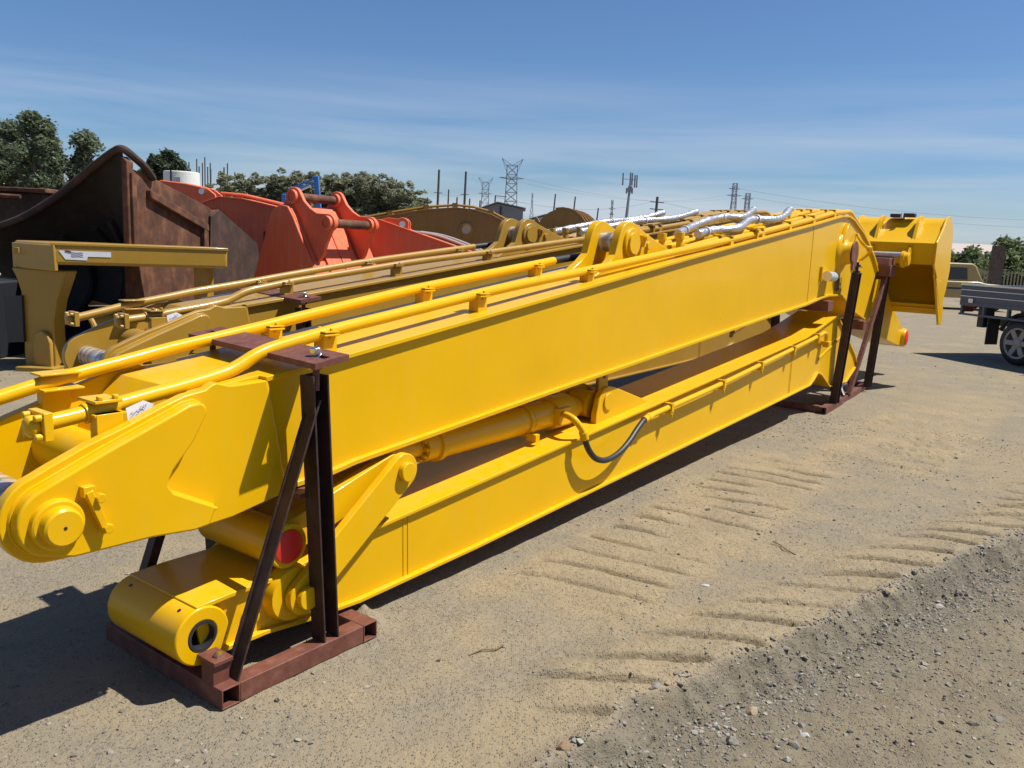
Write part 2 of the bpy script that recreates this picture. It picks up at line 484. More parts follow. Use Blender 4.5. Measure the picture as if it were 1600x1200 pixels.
_r1 = sstep(1.2, 1.8, YX)*sstep(5.6, 4.8, YX)*sstep(-.85, -.65, YY)*sstep(.12, -.02, YY)
_r2 = sstep(5.0, 5.8, YX)*sstep(10, 9, YX)*sstep(-1.45, -1.25, YY)*sstep(-.25, -.42, YY)
SAND = np.clip(SAND + (_r1+_r2)*(.2+1.1*fbm(YX*2.2, YY*2.2, 3, 99)) + .9*np.exp(-((YY-EDG+1.0)/.10)**2)*sstep(.9, 1.4, YX)*sstep(2.6, 2.0, YX), 0, 1)
nx, ny = len(gx), len(gy)
verts = np.stack([GX.ravel(), GY.ravel(), GH.ravel()], 1)
ii = np.arange((nx)*(ny)).reshape(ny, nx)
quads = np.stack([ii[:-1, :-1].ravel(), ii[:-1, 1:].ravel(), ii[1:, 1:].ravel(), ii[1:, :-1].ravel()], 1)
gme = bpy.data.meshes.new('ground')
gme.vertices.add(len(verts)); gme.vertices.foreach_set('co', verts.ravel())
gme.loops.add(quads.size); gme.loops.foreach_set('vertex_index', quads.ravel())
gme.polygons.add(len(quads)); gme.polygons.foreach_set('loop_start', np.arange(0, quads.size, 4))
gme.polygons.foreach_set('loop_total', np.full(len(quads), 4))
gme.update(); gme.validate()
gme.shade_smooth()
at_ = gme.attributes.new('grey_soil', 'FLOAT', 'POINT'); at_.data.foreach_set('value', SOIL.ravel().astype(np.float32))
at3 = gme.attributes.new('damp_face', 'FLOAT', 'POINT'); at3.data.foreach_set('value', np.clip(DAMP, 0, 1).ravel().astype(np.float32))
at2 = gme.attributes.new('fine_sand', 'FLOAT', 'POINT'); at2.data.foreach_set('value', SAND.ravel().astype(np.float32))

def ground_mat():
    m, nt, b = mat_base('dusty_gravel_yard'); N = nt.nodes; L = nt.links
    geo = N.new('ShaderNodeNewGeometry')
    def noi(sc, det=6, ro=.6):
        n = N.new('ShaderNodeTexNoise'); n.inputs['Scale'].default_value = sc; n.inputs['Detail'].default_value = det; n.inputs['Roughness'].default_value = ro
        L.new(geo.outputs['Position'], n.inputs['Vector']); return n
    def ramp(src, p0, p1, a=0., b_=1.):
        r = N.new('ShaderNodeMapRange'); r.inputs['From Min'].default_value = p0; r.inputs['From Max'].default_value = p1
        r.inputs['To Min'].default_value = a; r.inputs['To Max'].default_value = b_
        L.new(src, r.inputs['Value']); return r.outputs[0]
    def mixc(f, a, b_):
        x = N.new('ShaderNodeMix'); x.data_type = 'RGBA'
        for s_, v in (('A', a), ('B', b_)):
            if isinstance(v, tuple): x.inputs[s_].default_value = (*v, 1)
            else: L.new(v, x.inputs[s_])
        if isinstance(f, float): x.inputs['Factor'].default_value = f
        else: L.new(f, x.inputs['Factor'])
        return x.outputs['Result']
    big = noi(.55, 5, .55); mid = noi(2.6, 6, .6); fine = noi(30, 6, .7); grit = noi(140, 3, .7)
    a1 = N.new('ShaderNodeAttribute'); a1.attribute_name = 'grey_soil'
    a2 = N.new('ShaderNodeAttribute'); a2.attribute_name = 'fine_sand'
    tan = mixc(ramp(mid.outputs['Fac'], .35, .68), (.322, .256, .156), (.27, .22, .142))
    grav = mixc(ramp(fine.outputs['Fac'], .3, .7), (.190, .163, .117), (.29, .25, .180))
    gm = N.new('ShaderNodeMath'); gm.operation = 'MULTIPLY'
    L.new(ramp(big.outputs['Fac'], .34, .50), gm.inputs[0]); L.new(ramp(mid.outputs['Fac'], .30, .58, .25, 1.), gm.inputs[1])
    g2 = N.new('ShaderNodeMath'); g2.operation = 'SUBTRACT'; g2.use_clamp = True
    L.new(gm.outputs[0], g2.inputs[0]); L.new(a2.outputs['Fac'], g2.inputs[1])
    c = mixc(g2.outputs[0], tan, grav)
    soil = mixc(ramp(mid.outputs['Fac'], .35, .7), (.150, .131, .093), (.225, .185, .118))
    inv = N.new('ShaderNodeMath'); inv.operation = 'MULTIPLY_ADD'; inv.inputs[1].default_value = -.75; inv.inputs[2].default_value = .85; L.new(a2.outputs['Fac'], inv.inputs[0])
    sf = N.new('ShaderNodeMath'); sf.operation = 'MULTIPLY'
    L.new(a1.outputs['Fac'], sf.inputs[0]); L.new(inv.outputs[0], sf.inputs[1])
    c = mixc(sf.outputs[0], c, soil)
    a3 = N.new('ShaderNodeAttribute'); a3.attribute_name = 'damp_face'
    c = mixc(a3.outputs['Fac'], c, mixc(ramp(fine.outputs['Fac'], .35, .7), (.125, .110, .082), (.205, .178, .130)))
    # individual grains: pale and dark chips
    v = N.new('ShaderNodeTexVoronoi'); v.inputs['Scale'].default_value = 120; L.new(geo.outputs['Position'], v.inputs['Vector'])
    sepc = N.new('ShaderNodeSeparateColor'); L.new(v.outputs['Color'], sepc.inputs[0])
    chip = N.new('ShaderNodeMath'); chip.operation = 'MULTIPLY'
    L.new(ramp(sepc.outputs[0], .72, .78), chip.inputs[0]); L.new(ramp(v.outputs['Distance'], .5, .3), chip.inputs[1])
    chf = N.new('ShaderNodeMath'); chf.operation = 'MULTIPLY'; L.new(chip.outputs[0], chf.inputs[0]); L.new(ramp(mid.outputs['Fac'], .35, .65, .15, .8), chf.inputs[1])
    chc = mixc(ramp(sepc.outputs[1], .35, .65), (.155, .136, .105), (.33, .30, .245))
    c = mixc(chf.outputs[0], c, chc)
    c = mixc(ramp(fine.outputs['Fac'], .35, .75, 0., .35), c, mixc(.5, c, (.095, .076, .055)))
    L.new(c, b.inputs['Base Color']); b.inputs['Roughness'].default_value = .95
    b.inputs['Specular IOR Level'].default_value = .2
    hs = N.new('ShaderNodeMath'); hs.operation = 'MULTIPLY_ADD'; hs.inputs[1].default_value = .6
    L.new(chip.outputs[0], hs.inputs[0]); L.new(fine.outputs['Fac'], hs.inputs[2])
    h2 = N.new('ShaderNodeMath'); h2.operation = 'MULTIPLY_ADD'; h2.inputs[1].default_value = .35
    L.new(grit.outputs['Fac'], h2.inputs[0]); L.new(hs.outputs[0], h2.inputs[2])
    bp = N.new('ShaderNodeBump'); bp.inputs['Strength'].default_value = .9; bp.inputs['Distance'].default_value = .016
    L.new(h2.outputs[0], bp.inputs['Height']); L.new(bp.outputs[0], b.inputs['Normal'])
    return m
gme.materials.append(ground_mat())
ground = bpy.data.objects.new('ground', gme); COL.objects.link(ground); tag(ground, kind='structure')

# stones ------------------------------------------------------------
ICO = None
def ico():
    t = (1+5**.5)/2
    v = np.array([(-1,t,0),(1,t,0),(-1,-t,0),(1,-t,0),(0,-1,t),(0,1,t),(0,-1,-t),(0,1,-t),(t,0,-1),(t,0,1),(-t,0,-1),(-t,0,1)], float)
    v /= np.linalg.norm(v[0])
    f = np.array([(0,11,5),(0,5,1),(0,1,7),(0,7,10),(0,10,11),(1,5,9),(5,11,4),(11,10,2),(10,7,6),(7,1,8),(3,9,4),(3,4,2),(3,2,6),(3,6,8),(3,8,9),(4,9,5),(2,4,11),(6,2,10),(8,6,7),(9,8,1)])
    return v, f
IV, IF = ico()
def stones(name, xs, ys, sz, mat):
    n = len(xs)
    hz = ground_h(xs, ys)[0]
    sc = sz[:, None]*rng.uniform(.55, 1.25, (n, 3)); sc[:, 2] *= .65
    V = IV[None]*sc[:, None, :]*rng.uniform(.55, 1.3, (n, 12, 1))
    an = rng.uniform(0, 2*np.pi, n); ca, sa = np.cos(an)[:, None], np.sin(an)[:, None]
    X = V[..., 0]*ca-V[..., 1]*sa; Y = V[..., 0]*sa+V[..., 1]*ca
    V = np.stack([X+xs[:, None], Y+ys[:, None], V[..., 2]+(hz+sc[:, 2]*.35)[:, None]], -1).reshape(-1, 3)
    F = (IF[None]+12*np.arange(n)[:, None, None]).reshape(-1, 3)
    me = bpy.data.meshes.new(name)
    me.vertices.add(len(V)); me.vertices.foreach_set('co', V.ravel())
    me.loops.add(F.size); me.loops.foreach_set('vertex_index', F.ravel())
    me.polygons.add(len(F)); me.polygons.foreach_set('loop_start', np.arange(0, F.size, 3)); me.polygons.foreach_set('loop_total', np.full(len(F), 3))
    me.update(); me.validate(); me.shade_flat()
    me.materials.append(mat)
    o = bpy.data.objects.new(name, me); COL.objects.link(o)
    return o
def stone_mat(name='gravel_stone', a=(.12, .105, .085), b_=(.29, .265, .22)):
    m, nt, b = mat_base(name); N = nt.nodes; L = nt.links
    geo = N.new('ShaderNodeNewGeometry')
    cr_ = N.new('ShaderNodeValToRGB'); e = cr_.color_ramp.elements
    e[0].color = (*a, 1); e[1].color = (*b_, 1); k = e.new(.6); k.color = (.20, .175, .14, 1)
    L.new(geo.outputs['Random Per Island'], cr_.inputs[0])
    n = N.new('ShaderNodeTexNoise'); n.inputs['Scale'].default_value = 60; n.inputs['Detail'].default_value = 4
    L.new(geo.outputs['Position'], n.inputs['Vector'])
    mx = N.new('ShaderNodeMix'); mx.data_type = 'RGBA'; mx.blend_type = 'MULTIPLY'; mx.inputs['Factor'].default_value = .6
    L.new(cr_.outputs[0], mx.inputs['A']); L.new(n.outputs['Color'], mx.inputs['B'])
    hv = N.new('ShaderNodeHueSaturation'); hv.inputs['Value'].default_value = 1.5; hv.inputs['Saturation'].default_value = .9
    L.new(mx.outputs['Result'], hv.inputs['Color']); L.new(hv.outputs[0], b.inputs['Base Color'])
    b.inputs['Roughness'].default_value = .95
    bp = N.new('ShaderNodeBump'); bp.inputs['Strength'].default_value = .4; bp.inputs['Distance'].default_value = .004
    L.new(n.outputs['Fac'], bp.inputs['Height']); L.new(bp.outputs[0], b.inputs['Normal'])
    return m
STONE = stone_mat()
def scatter(n, fn):
    xs, ys = [], []
    while len(xs) < n:
        a = fn()
        if a is not None: xs.append(a[0]); ys.append(a[1])
    return np.array(xs), np.array(ys)
def near_pt():
    X = rng.uniform(-1.2, 7.5); Y = rng.uniform(-3.6, 1.4)
    d = fbm(np.array([X*1.1]), np.array([Y*1.1]), 3, 77)[0]
    if rng.random() > sstep(.36, .58, d)*.9+.07: return None
    e = np.interp(X, BX, BY)
    if 0 < Y-e < .34 and rng.random() < .85: return None
    p = yard(X, Y); return p.x, p.y
def face_pt():
    X = rng.uniform(-.5, 6.5); e = np.interp(X, BX, BY); Y = e+rng.normal(-.16, .10)
    p = yard(X, Y); return p.x, p.y
def low_pt():
    X = rng.uniform(-.5, 6.5); e = np.interp(X, BX, BY); Y = e-abs(rng.normal(.15, .6))-.12
    p = yard(X, Y); return p.x, p.y
def rim_pt():
    X = rng.uniform(-.5, 6); e = np.interp(X, BX, BY); Y = e+rng.normal(.0, .018)
    p = yard(X, Y); return p.x, p.y
xs, ys = scatter(15000, near_pt); sz = rng.gamma(1.4, .0017, len(xs))+.0019
xs2, ys2 = scatter(6500, face_pt); sz2 = rng.gamma(1.4, .0022, len(xs2))+.002
xs3, ys3 = scatter(7500, low_pt); sz3 = rng.gamma(1.1, .0026, len(xs3))+.002
xs5, ys5 = scatter(600, rim_pt); sz5 = rng.gamma(1.6, .0026, len(xs5))+.003
def far_pt():
    x = rng.uniform(-9, 11); y = rng.uniform(2, 15)
    d = fbm(np.array([x*.9]), np.array([y*.9]), 3, 87)[0]
    return (x, y) if d > .45 else None
xs4, ys4 = scatter(5000, far_pt); sz4 = rng.gamma(1.4, .002, len(xs4))+.003
gv = stones('gravel', np.concatenate([xs, xs2, xs3, xs4, xs5]), np.concatenate([ys, ys2, ys3, ys4, ys5]), np.minimum(np.concatenate([sz, sz2, sz3, sz4, sz5]), .028), STONE)
tag(gv, 'loose grey gravel and grit scattered over the dirt yard', 'gravel', kind='stuff')

def rock(px_xy, size, label, col, sq=(1, 1, .7)):
    x, y = px_xy
    n = 26
    import bmesh
    bm = bmesh.new(); bmesh.ops.create_icosphere(bm, subdivisions=2, radius=1)
    sd = random.random()*50
    for v in bm.verts:
        k = mnoise.noise(v.co*1.3+Vector((sd, 0, 0)))*.38
        v.co *= 1+k
        # facet
        for d in (Vector((.8, .3, .5)), Vector((-.6, .5, .6)), Vector((.1, -.9, .4)), Vector((0, .2, 1))):
            d = d.normalized(); t = v.co.dot(d)
            if t > .60: v.co -= d*(t-.60)*.95
        v.co = Vector((v.co.x*sq[0], v.co.y*sq[1], v.co.z*sq[2]))*size*.66
    me = bpy.data.meshes.new('rock'); bm.to_mesh(me); bm.free(); me.shade_flat()
    me.materials.append(col)
    o = bpy.data.objects.new('rock', me); COL.objects.link(o)
    h = float(ground_h(np.array([x]), np.array([y]))[0][0])
    o.location = (x, y, h+size*sq[2]*.20); o.rotation_euler = (0, 0, random.uniform(0, 6))
    tag(o, label, 'rock')
    return o
RK1 = rusty('grey_rock', (.13, .115, .10), (.20, .18, .15), (.27, .25, .21), scale=25, bump=.4)
RK2 = rusty('tan_rock', (.20, .14, .08), (.30, .22, .13), (.36, .28, .18), scale=25, bump=.4)
RK3 = rusty('pale_rock', (.28, .28, .28), (.38, .38, .37), (.48, .48, .46), scale=25, bump=.3)
RK4 = rusty('orange_rock', (.16, .09, .05), (.25, .15, .08), (.28, .21, .14), scale=25, bump=.4)
rock((.597, 2.931), .032, 'flat grey stone lying alone just above the rut edge', RK1, (1.4, .8, .6))
rock((.228, 2.514), .036, 'orange-brown stone at the bottom edge beside a round tan stone', RK4, (1.2, .9, .7))
rock((.332, 2.494), .048, 'round tan stone at the bottom end of the rut edge', RK2, (1, 1, .9))
rock((1.011, 3.94), .026, 'small white oblong stone alone on the flat dirt', RK3, (1.6, .7, .5))
rock((.85, 2.748), .036, 'pale round stone half buried in the rut face', RK1, (1, 1, 1))
rock((.983, 2.959), .036, 'tan lump of stone on the rut face above the pale round one', RK2, (1.2, .9, .8))
rock((1.154, 2.892), .026, 'grey chip at the top of the stone cluster in the rut', RK1)
rock((1.141, 2.825), .026, 'white chip in the middle of the stone cluster in the rut', RK3, (.9, 1.3, .6))
rock((1.075, 2.746), .030, 'dark grey chunk at the bottom of the stone cluster in the rut', RK1, (1.2, 1, .8))
rock((1.014, 2.765), .020, 'small grey stone just left of the stone cluster', RK1)
rock((1.956, 3.004), .034, 'dark lump of stone near the right edge of the ground', RK1, (1.2, .9, .8))
rock((1.965, 3.49), .028, 'grey stone on the grey soil right of the rut', RK1, (1.3, .8, .7))
rock((.854, 2.55), .024, 'small orange-red stone at the bottom of the rut', RK4, (1.5, .7, .6))

TWIG = plain('dry_twig', (.16, .11, .06), .9)
for k, (X_, Y_, L_, a_, lab) in enumerate(((.95, -.42, .16, .5, 'thin dry twig lying on the dirt below the yellow arm'), (3.0, -.95, .20, 1.9, 'thin dry twig above the tread prints'), (-.2, -.55, .10, 2.6, 'short dry twig near the bottom edge left of the rut'))):
    p_ = yard(X_, Y_); h_ = float(ground_h(np.array([p_.x]), np.array([p_.y]))[0][0])
    o_ = MB().tube([(-L_/2, 0, .004), (-L_*.1, .012, .009), (L_*.25, -.006, .006), (L_/2, .01, .010)], .003, 6).build('twig', TWIG); o_.location = (p_.x, p_.y, h_+.002); o_.rotation_euler = (0, 0, a_); tag(o_, lab, 'twig')

# ================================================================== long-reach boom
TOP = [(.30, 1.127), (.675, 1.176), (2.12, 1.372), (3.83, 1.602), (6.47, 1.94), (7.1, 2.028), (7.4, 2.068), (7.66, 2.078), (7.86, 2.05), (8.05, 1.995), (8.3, 1.925), (8.52, 1.837), (8.85, 1.68), (9.12, 1.512)]
BOT = [(.372, .676), (.61, .690), (.75, .712), (2.3, .845), (5.45, 1.098), (6.5, 1.172), (6.8, 1.205), (6.98, 1.227), (7.2, 1.243), (7.44, 1.241), (7.62, 1.235), (7.79, 1.208), (7.95, 1.14), (8.12, 1.072), (8.76, .93)]
def topz(X): return float(np.interp(X, [p[0] for p in TOP], [p[1] for p in TOP])) if X > .3 else 1.127+(X-.3)*.13
def hexbolt(mb, p, axis, r, h):
    mb.cyl(p, Vector(p)+Vector(axis)*h, r, r, 6)

def clamp(mb, X, Y, zb, zp, rp, k=1.0):
    # saddle block between the plate and a pipe, with a cap strip and two bolts
    mb.box((X-.035*k, Y-.03*k, zb-.004), (X+.035*k, Y+.03*k, zp-rp*.3))
    mb.box((X-.05*k, Y-.055*k, zp-rp*.45), (X+.03*k, Y+.05*k, zp-rp*.15))
    mb.box((X-.045*k, Y-.052*k, zp+rp*.05), (X+.03*k, Y-rp*.8, zp+rp*.3)); mb.box((X-.045*k, Y+rp*.8, zp+rp*.05), (X+.03*k, Y+.052*k, zp+rp*.3))
    for sy in (-1, 1):
        mb.cyl((X, Y+sy*.036*k, zp-rp), (X, Y+sy*.036*k, zp+rp*.75), .008*k, seg=6)

def make_boom(root, P, wrapname):
    Y0, Y1 = .145, .725
    MB().strip(TOP, -.02, Y0, Y1).build('top_plate', P, root, .003)
    MB().strip(BOT, .022, Y0, Y1).build('bottom_plate', P, root, .003)
    wp = [(p[0], p[1]-.012) for p in TOP] + [(p[0], p[1]+.012) for p in reversed(BOT)]
    for a in (.170, .688):
        MB().prism(wp, a, a+.012).build('web_plate', P, root)
    # weld seams standing a little proud of the near web
    for X in (6.56,):
        MB().bar((X, .1695, topz(X)-.03), (X+.02, .1695, 1.20), .006, .008).build('weld_seam', P, root)
    MB().strip([(p[0], p[1]-.020) for p in TOP], -.008, .164, .170).build('weld_seam', P, root)
    # fork ears at the tip
    ear = [(.385, .672), (.302, 1.115), (.15, 1.112), (.095, 1.128), (.078, 1.124), (.05, 1.108), (-.026, 1.098), (-.111, 1.070), (-.232, 1.024), (-.354, .985), (-.468, .938)]
    ear += arc(-.478, .785, .137, 105, 262, 12)
    ear += [(-.435, .645), (-.18, .640), (-.03, .628), (.043, .627), (.152, .633), (.334, .664)]
    for a, b in ((.142, .186), (.684, .728)):
        MB().prism(ear, a, b).build('fork_ear', P, root, .005)
    rein = [(.05, .690), (.03, .645), (-.03, .640), (-.18, .655), (-.43, .660)] + list(reversed(arc(-.478, .785, .108, 118, 262, 10))) + \
           [(-.42, .925), (-.321, .966), (-.097, 1.051), (-.04, 1.074), (.0, 1.078), (.022, 1.066), (.028, 1.041), (-.023, .952), (-.100, .866), (-.116, .838), (-.118, .815), (-.100, .788), (.069, .697)]
    for a, b in ((.096, .142), (.728, .774)):
        MB().prism(rein, a, b).build('reinforcement_plate', P, root, .012, seg=3)
    for yb_ in (.156, .714):
        MB().tube([(.300+.085*k/14+.002*math.sin(k*2.3), yb_, 1.108-.43*k/14) for k in range(15)], .013, 8).build('weld_bead', P, root)
    for yb_ in (.1415, .7285):
        n_ = len(rein); MB().tube([(rein[k % n_][0], yb_, rein[k % n_][1]) for k in range(n_+1)], .0075, 6).build('weld_bead', P, root)
    # pivot pin with its cap, collar and keeper plate
    MB().cyl((-.478, .186, .785), (-.478, .684, .785), .062, seg=28).build('wrapped_pin', WRAP, root)
    for s, yb in ((-1, .096), (1, .774)):
        MB().lathe((-.478, yb, .778), (0, s, 0), [(0, .078), (.018, .076), (.022, .070), (.022, .060), (.052, .057), (.058, .050), (.058, .0)], 32).build('pin_collar', P, root, smooth=30)
    MB().cyl((-.478, .0385, .778), (-.478, .0370, .778), .0055, seg=10).build('grease_hole', BLACK, root)
    kp = MB(); kp.bar((-.392, .084, .862), (-.342, .084, .724), .022, .040, (0, 1, 0))
    kp.box((-.408, .068, .845), (-.372, .096, .878))
    hexbolt(kp, (-.362, .076, .838), (0, -1, 0), .016, .024)
    hexbolt(kp, (-.342, .076, .738), (0, -1, 0), .016, .024)
    kp.build('keeper_plate', P, root, .002)
    # closed end of the box section between the ears
    MB().strip([(.32, 1.116), (.04, 1.082), (-.10, .93), (-.17, .72), (-.10, .655), (.38, .665)], -.015, .187, .683).build('end_plate', P, root, .003, smooth=20)
    MB().cyl((-.20, .186, .86), (-.20, .684, .86), .085, seg=28).build('cross_tube', P, root)
    # paper tag with handwriting beside the tall pipe clamp
    tg = MB(); tg.add([(-.204, .192, 1.072), (-.140, .200, 1.088), (-.100, .205, 1.070), (-.118, .202, 1.046), (-.196, .192, 1.018)], [(0, 1, 2, 3, 4)])
    t_ = tg.build('paper_tag', PAPER, root, smooth=0); t_['label'] = 'white paper tag with handwriting'
    ink = MB()
    for k, (x0, z0, L_) in enumerate(((-.19, 1.050, .05), (-.188, 1.038, .055), (-.178, 1.030, .04), (-.160, 1.066, .03))):
        ink.tube([(x0+L_*j/8, .1905+.008*j/8, z0+.005*math.sin(j*2.1+k)+.2*L_*j/8) for j in range(9)], .0007, 5)
    ink.build('handwriting', INK, t_)
    # hydraulic pipes
    hn = lambda X: topz(X)+np.interp(X, [0, 1.8, 2.9, 4, 5.2, 7.7], [.085, .082, .056, .042, .034, .036])
    near = [(-.44, .25, 1.045), (-.30, .25, 1.060), (-.11, .25, 1.088), (.06, .25, 1.112), (.20, .25, 1.138), (.27, .25, 1.163), (.33, .25, 1.190), (.40, .25, 1.211), (.50, .25, 1.229)] + \
           [(X, .25 if X < 2.6 else max(.195, .25-(X-2.6)*.03), hn(X)) for X in (.72, 1.0, 1.4, 1.78, 2.3, 2.86, 3.4, 3.85, 4.5, 5.2, 5.9, 6.6, 7.2, 7.62)]
    near += [(7.80, .195, 2.118), (8.0, .195, 2.06), (8.4, .195, 1.935), (8.8, .195, 1.76), (9.2, .195, 1.55)]
    p1 = MB().tube(smoothpath(near, 4), .0255, 14).build('hydraulic_pipe', P, root, smooth=50)
    far = [(-.55, .66, 1.025), (-.384, .66, 1.060), (-.206, .66, 1.100), (.042, .66, 1.143), (.237, .66, 1.178), (.449, .66, 1.208), (.677, .66, 1.242), (.896, .66, 1.277), (1.3, .66, 1.338), (1.69, .66, 1.394), (2.4, .66, 1.482), (2.9, .66, 1.543)]
    p2 = MB().tube(smoothpath(far, 4), .0255, 14).build('hydraulic_pipe', P, root, smooth=50)
    MB().tube([(2.88, .66, 1.541), (3.05, .66, 1.560), (3.3, .655, 1.582)], .024, 12).build('rubber_sleeve', RUBBER, p2)
    for (yy, x0) in ((.284, 4.0), (.432, 3.95), (.528, 4.1), (.624, 4.05)):
        path = [(x0, yy, topz(x0)+.034)] + [(X, yy, topz(X)+.044) for X in (4.7, 5.6, 6.5, 7.2, 7.55)]
        path += [(7.80, yy, 2.118), (8.0, yy, 2.06), (8.4, yy, 1.935), (8.8, yy, 1.76), (9.2, yy, 1.55)]
        MB().tube(smoothpath(path, 4), .0225, 10).build('hydraulic_pipe', P, root, smooth=50)
    for yy, X in ((.33, 4.02), (.42, 3.92), (.52, 3.84)):
        st = MB().lathe((X, yy, topz(X)-.005), (0, 0, 1), [(0, .036), (.03, .036), (.035, .024), (.10, .024), (.104, .034), (.15, .034)], 12)
        st.bar((X, yy, topz(X)+.05), (X+.16, yy-.02, topz(X+.16)+.03), .04, .03)
        st.build('pipe_fitting', P, root, .002)
    cl = MB
    for X in (.668, 1.64, 2.65):
        clamp_o = MB(); clamp(clamp_o, X, .25, topz(X), hn(X), .0255); clamp_o.build('pipe_clamp', P, root, .002)
        zf = float(np.interp(X, [p[0] for p in far], [p[2] for p in far]))
        clamp_o = MB(); clamp(clamp_o, X+.05, .66, topz(X), zf, .0255); clamp_o.build('pipe_clamp', P, root, .002)
    for X in (4.6, 5.25, 5.9, 6.55, 7.2):
        for yy in (.198, .284, .432, .528, .624):
            c_ = MB(); z_ = topz(X)
            c_.box((X-.03, yy-.03, z_-.004), (X+.03, yy+.03, z_+.03)); c_.box((X-.03, yy-.034, z_+.062), (X+.03, yy+.034, z_+.072))
            c_.build('pipe_clamp', P, root, .002)
    c_ = MB(); z_ = topz(5.1)
    c_.box((5.09, .16, z_-.004), (5.12, .23, z_+.075)); c_.box((5.05, .15, z_+.066), (5.13, .24, z_+.080))
    c_.build('pipe_clamp', P, root, .002)
    # split flanges on the pipe ends and the tall clamp on the ear
    for (yy, zz, xx) in ((.25, 1.043, -.44), (.66, 1.022, -.56)):
        fl = MB(); fl.box((xx-.012, yy-.052, zz-.044), (xx+.016, yy+.052, zz+.044))
        fl.lathe((xx-.012, yy, zz), (-1, 0, -.12), [(0, .034), (.022, .034), (.030, .026), (.034, .014)], 14)
        for sy in (-1, 1):
            for sz_ in (-1, 1):
                hexbolt(fl, (xx-.012, yy+sy*.037, zz+sz_*.029), (-1, 0, 0), .012, .022)
        fl.build('pipe_flange', P, root, .003)
    tc_ = MB(); tc_.box((-.300, .188, .93), (-.215, .232, 1.062)); tc_.box((-.305, .19, 1.052), (-.205, .31, 1.062)); tc_.box((-.30, .195, 1.094), (-.21, .305, 1.104))
    tc_.cyl((-.31, .25, 1.058), (-.205, .25, 1.075), .033, seg=16)
    for X in (-.28, -.23): hexbolt(tc_, (X, .205, 1.104), (0, 0, 1), .011, .014)
    tc_.build('pipe_clamp', P, root, .002)
    tc_ = MB(); tc_.box((-.25, .66, .99), (-.15, .70, 1.07)); tc_.box((-.27, .60, 1.070), (-.13, .72, 1.078)); tc_.box((-.27, .62, 1.122), (-.13, .70, 1.130))
    tc_.build('pipe_clamp', P, root, .002)
    # cylinder bracket on the boom's back
    bk = [(2.80, 1.455), (2.98, 1.545), (3.06, 1.60), (3.085, 1.68), (3.105, 1.73), (3.14, 1.78), (3.19, 1.807), (3.24, 1.812), (3.30, 1.80), (3.36, 1.772), (3.62, 1.695), (3.9, 1.622), (3.98, 1.60)]
    for a, b in ((.30, .355), (.505, .56)):
        e_ = MB().prism(bk+[(3.98, 1.57), (2.80, 1.43)], a, b).build('bracket_ear', P, root, .006, seg=3)
        sgn = -1 if a < .4 else 1; yf = a if sgn < 0 else b
        MB().lathe((3.245, yf, 1.675), (0, sgn, 0), [(0, .098), (.012, .098), (.018, .092), (.018, .07), (.034, .068), (.034, .0)], 32).build('pin_boss', P, e_, smooth=30)
        kb = MB(); kb.box((3.36, min(yf, yf+sgn*.03), 1.655), (3.40, max(yf, yf+sgn*.03), 1.73)); hexbolt(kb, (3.38, yf+sgn*.03, 1.715), (0, sgn, 0), .018, .02)
        kb.lathe((3.47, yf, 1.665), (0, sgn, 0), [(0, .026), (.02, .026), (.02, .0)], 16)
        kb.build('pin_keeper', P, e_, .002)
    MB().cyl((3.245, .355, 1.675), (3.245, .505, 1.675), .066, seg=28).build('wrapped_pin', WRAP, root)
    # foot: narrower box running down to the foot pin
    ft = [(8.74, .95), (9.10, 1.535), (9.50, 1.512), (9.92, 1.332), (10.72, .930), (11.33, .672), (11.52, .54), (11.40, .42), (10.95, .478), (10.05, .632)]
    MB().prism(ft, .238, .632).build('boom_foot', P, root, .006)
    MB().prism([(8.70, .94), (9.08, 1.52), (9.16, 1.51), (8.80, .93)], .180, .69).build('foot_gusset', P, root, .004)
    bs = MB().lathe((11.36, .19, .545), (0, 1, 0), [(0, .118), (.02, .130), (.46, .130), (.48, .118)], 28).build('foot_boss', P, root)
    c = MB().lathe((11.36, .188, .545), (0, -1, 0), [(0, .098), (.006, .098), (.010, .09), (.010, .0)], 24).build('red_cap', CAPRED, root); c['label'] = 'round red plastic cap on the foot pin boss'
    # boss for the lift cylinder on the near flank, its flared stiffener and small brackets
    MB().lathe((7.56, .170, 1.69), (0, -1, 0), [(0, .20), (.012, .195), (.03, .15), (.06, .118), (.115, .112), (.12, .06), (.12, .0)], 32).build('cylinder_boss', P, root, smooth=50)
    MB().prism([(7.45, 1.80), (7.55, 1.95), (7.62, 2.0), (7.66, 1.93), (7.66, 1.80)], .130, .170).build('stiffener', P, root, .006)
    MB().tube(smoothpath([(8.05, .16, 1.90), (8.02, .10, 1.82), (8.08, .06, 1.77), (8.25, .05, 1.76), (8.32, .08, 1.70), (8.30, .16, 1.62)], 5), .016, 8).build('guard_loop', P, root)
    MB().box((6.885, .145, 1.40), (6.905, .170, 1.545)).build('hose_bracket', P, root, .002)
    tp = MB().cyl((6.95, .118, 1.455), (7.17, .118, 1.445), .05, seg=18).build('taped_fitting', TAPE, root); tp['label'] = 'fitting wrapped in silver tape'

def add_text(body, size, loc, root, mat, name):
    cu = bpy.data.curves.new(name, 'FONT'); cu.body = body; cu.size = size; cu.extrude = .0008
    tmp = bpy.data.objects.new('tmp', cu); COL.objects.link(tmp)
    dg = bpy.context.evaluated_depsgraph_get(); dg.update()
    me = bpy.data.meshes.new_from_object(tmp.evaluated_get(dg)); bpy.data.objects.remove(tmp)
    me.materials.clear(); me.materials.append(mat)
    o = bpy.data.objects.new(name, me); COL.objects.link(o); o.parent = root; o.location = loc
    return o

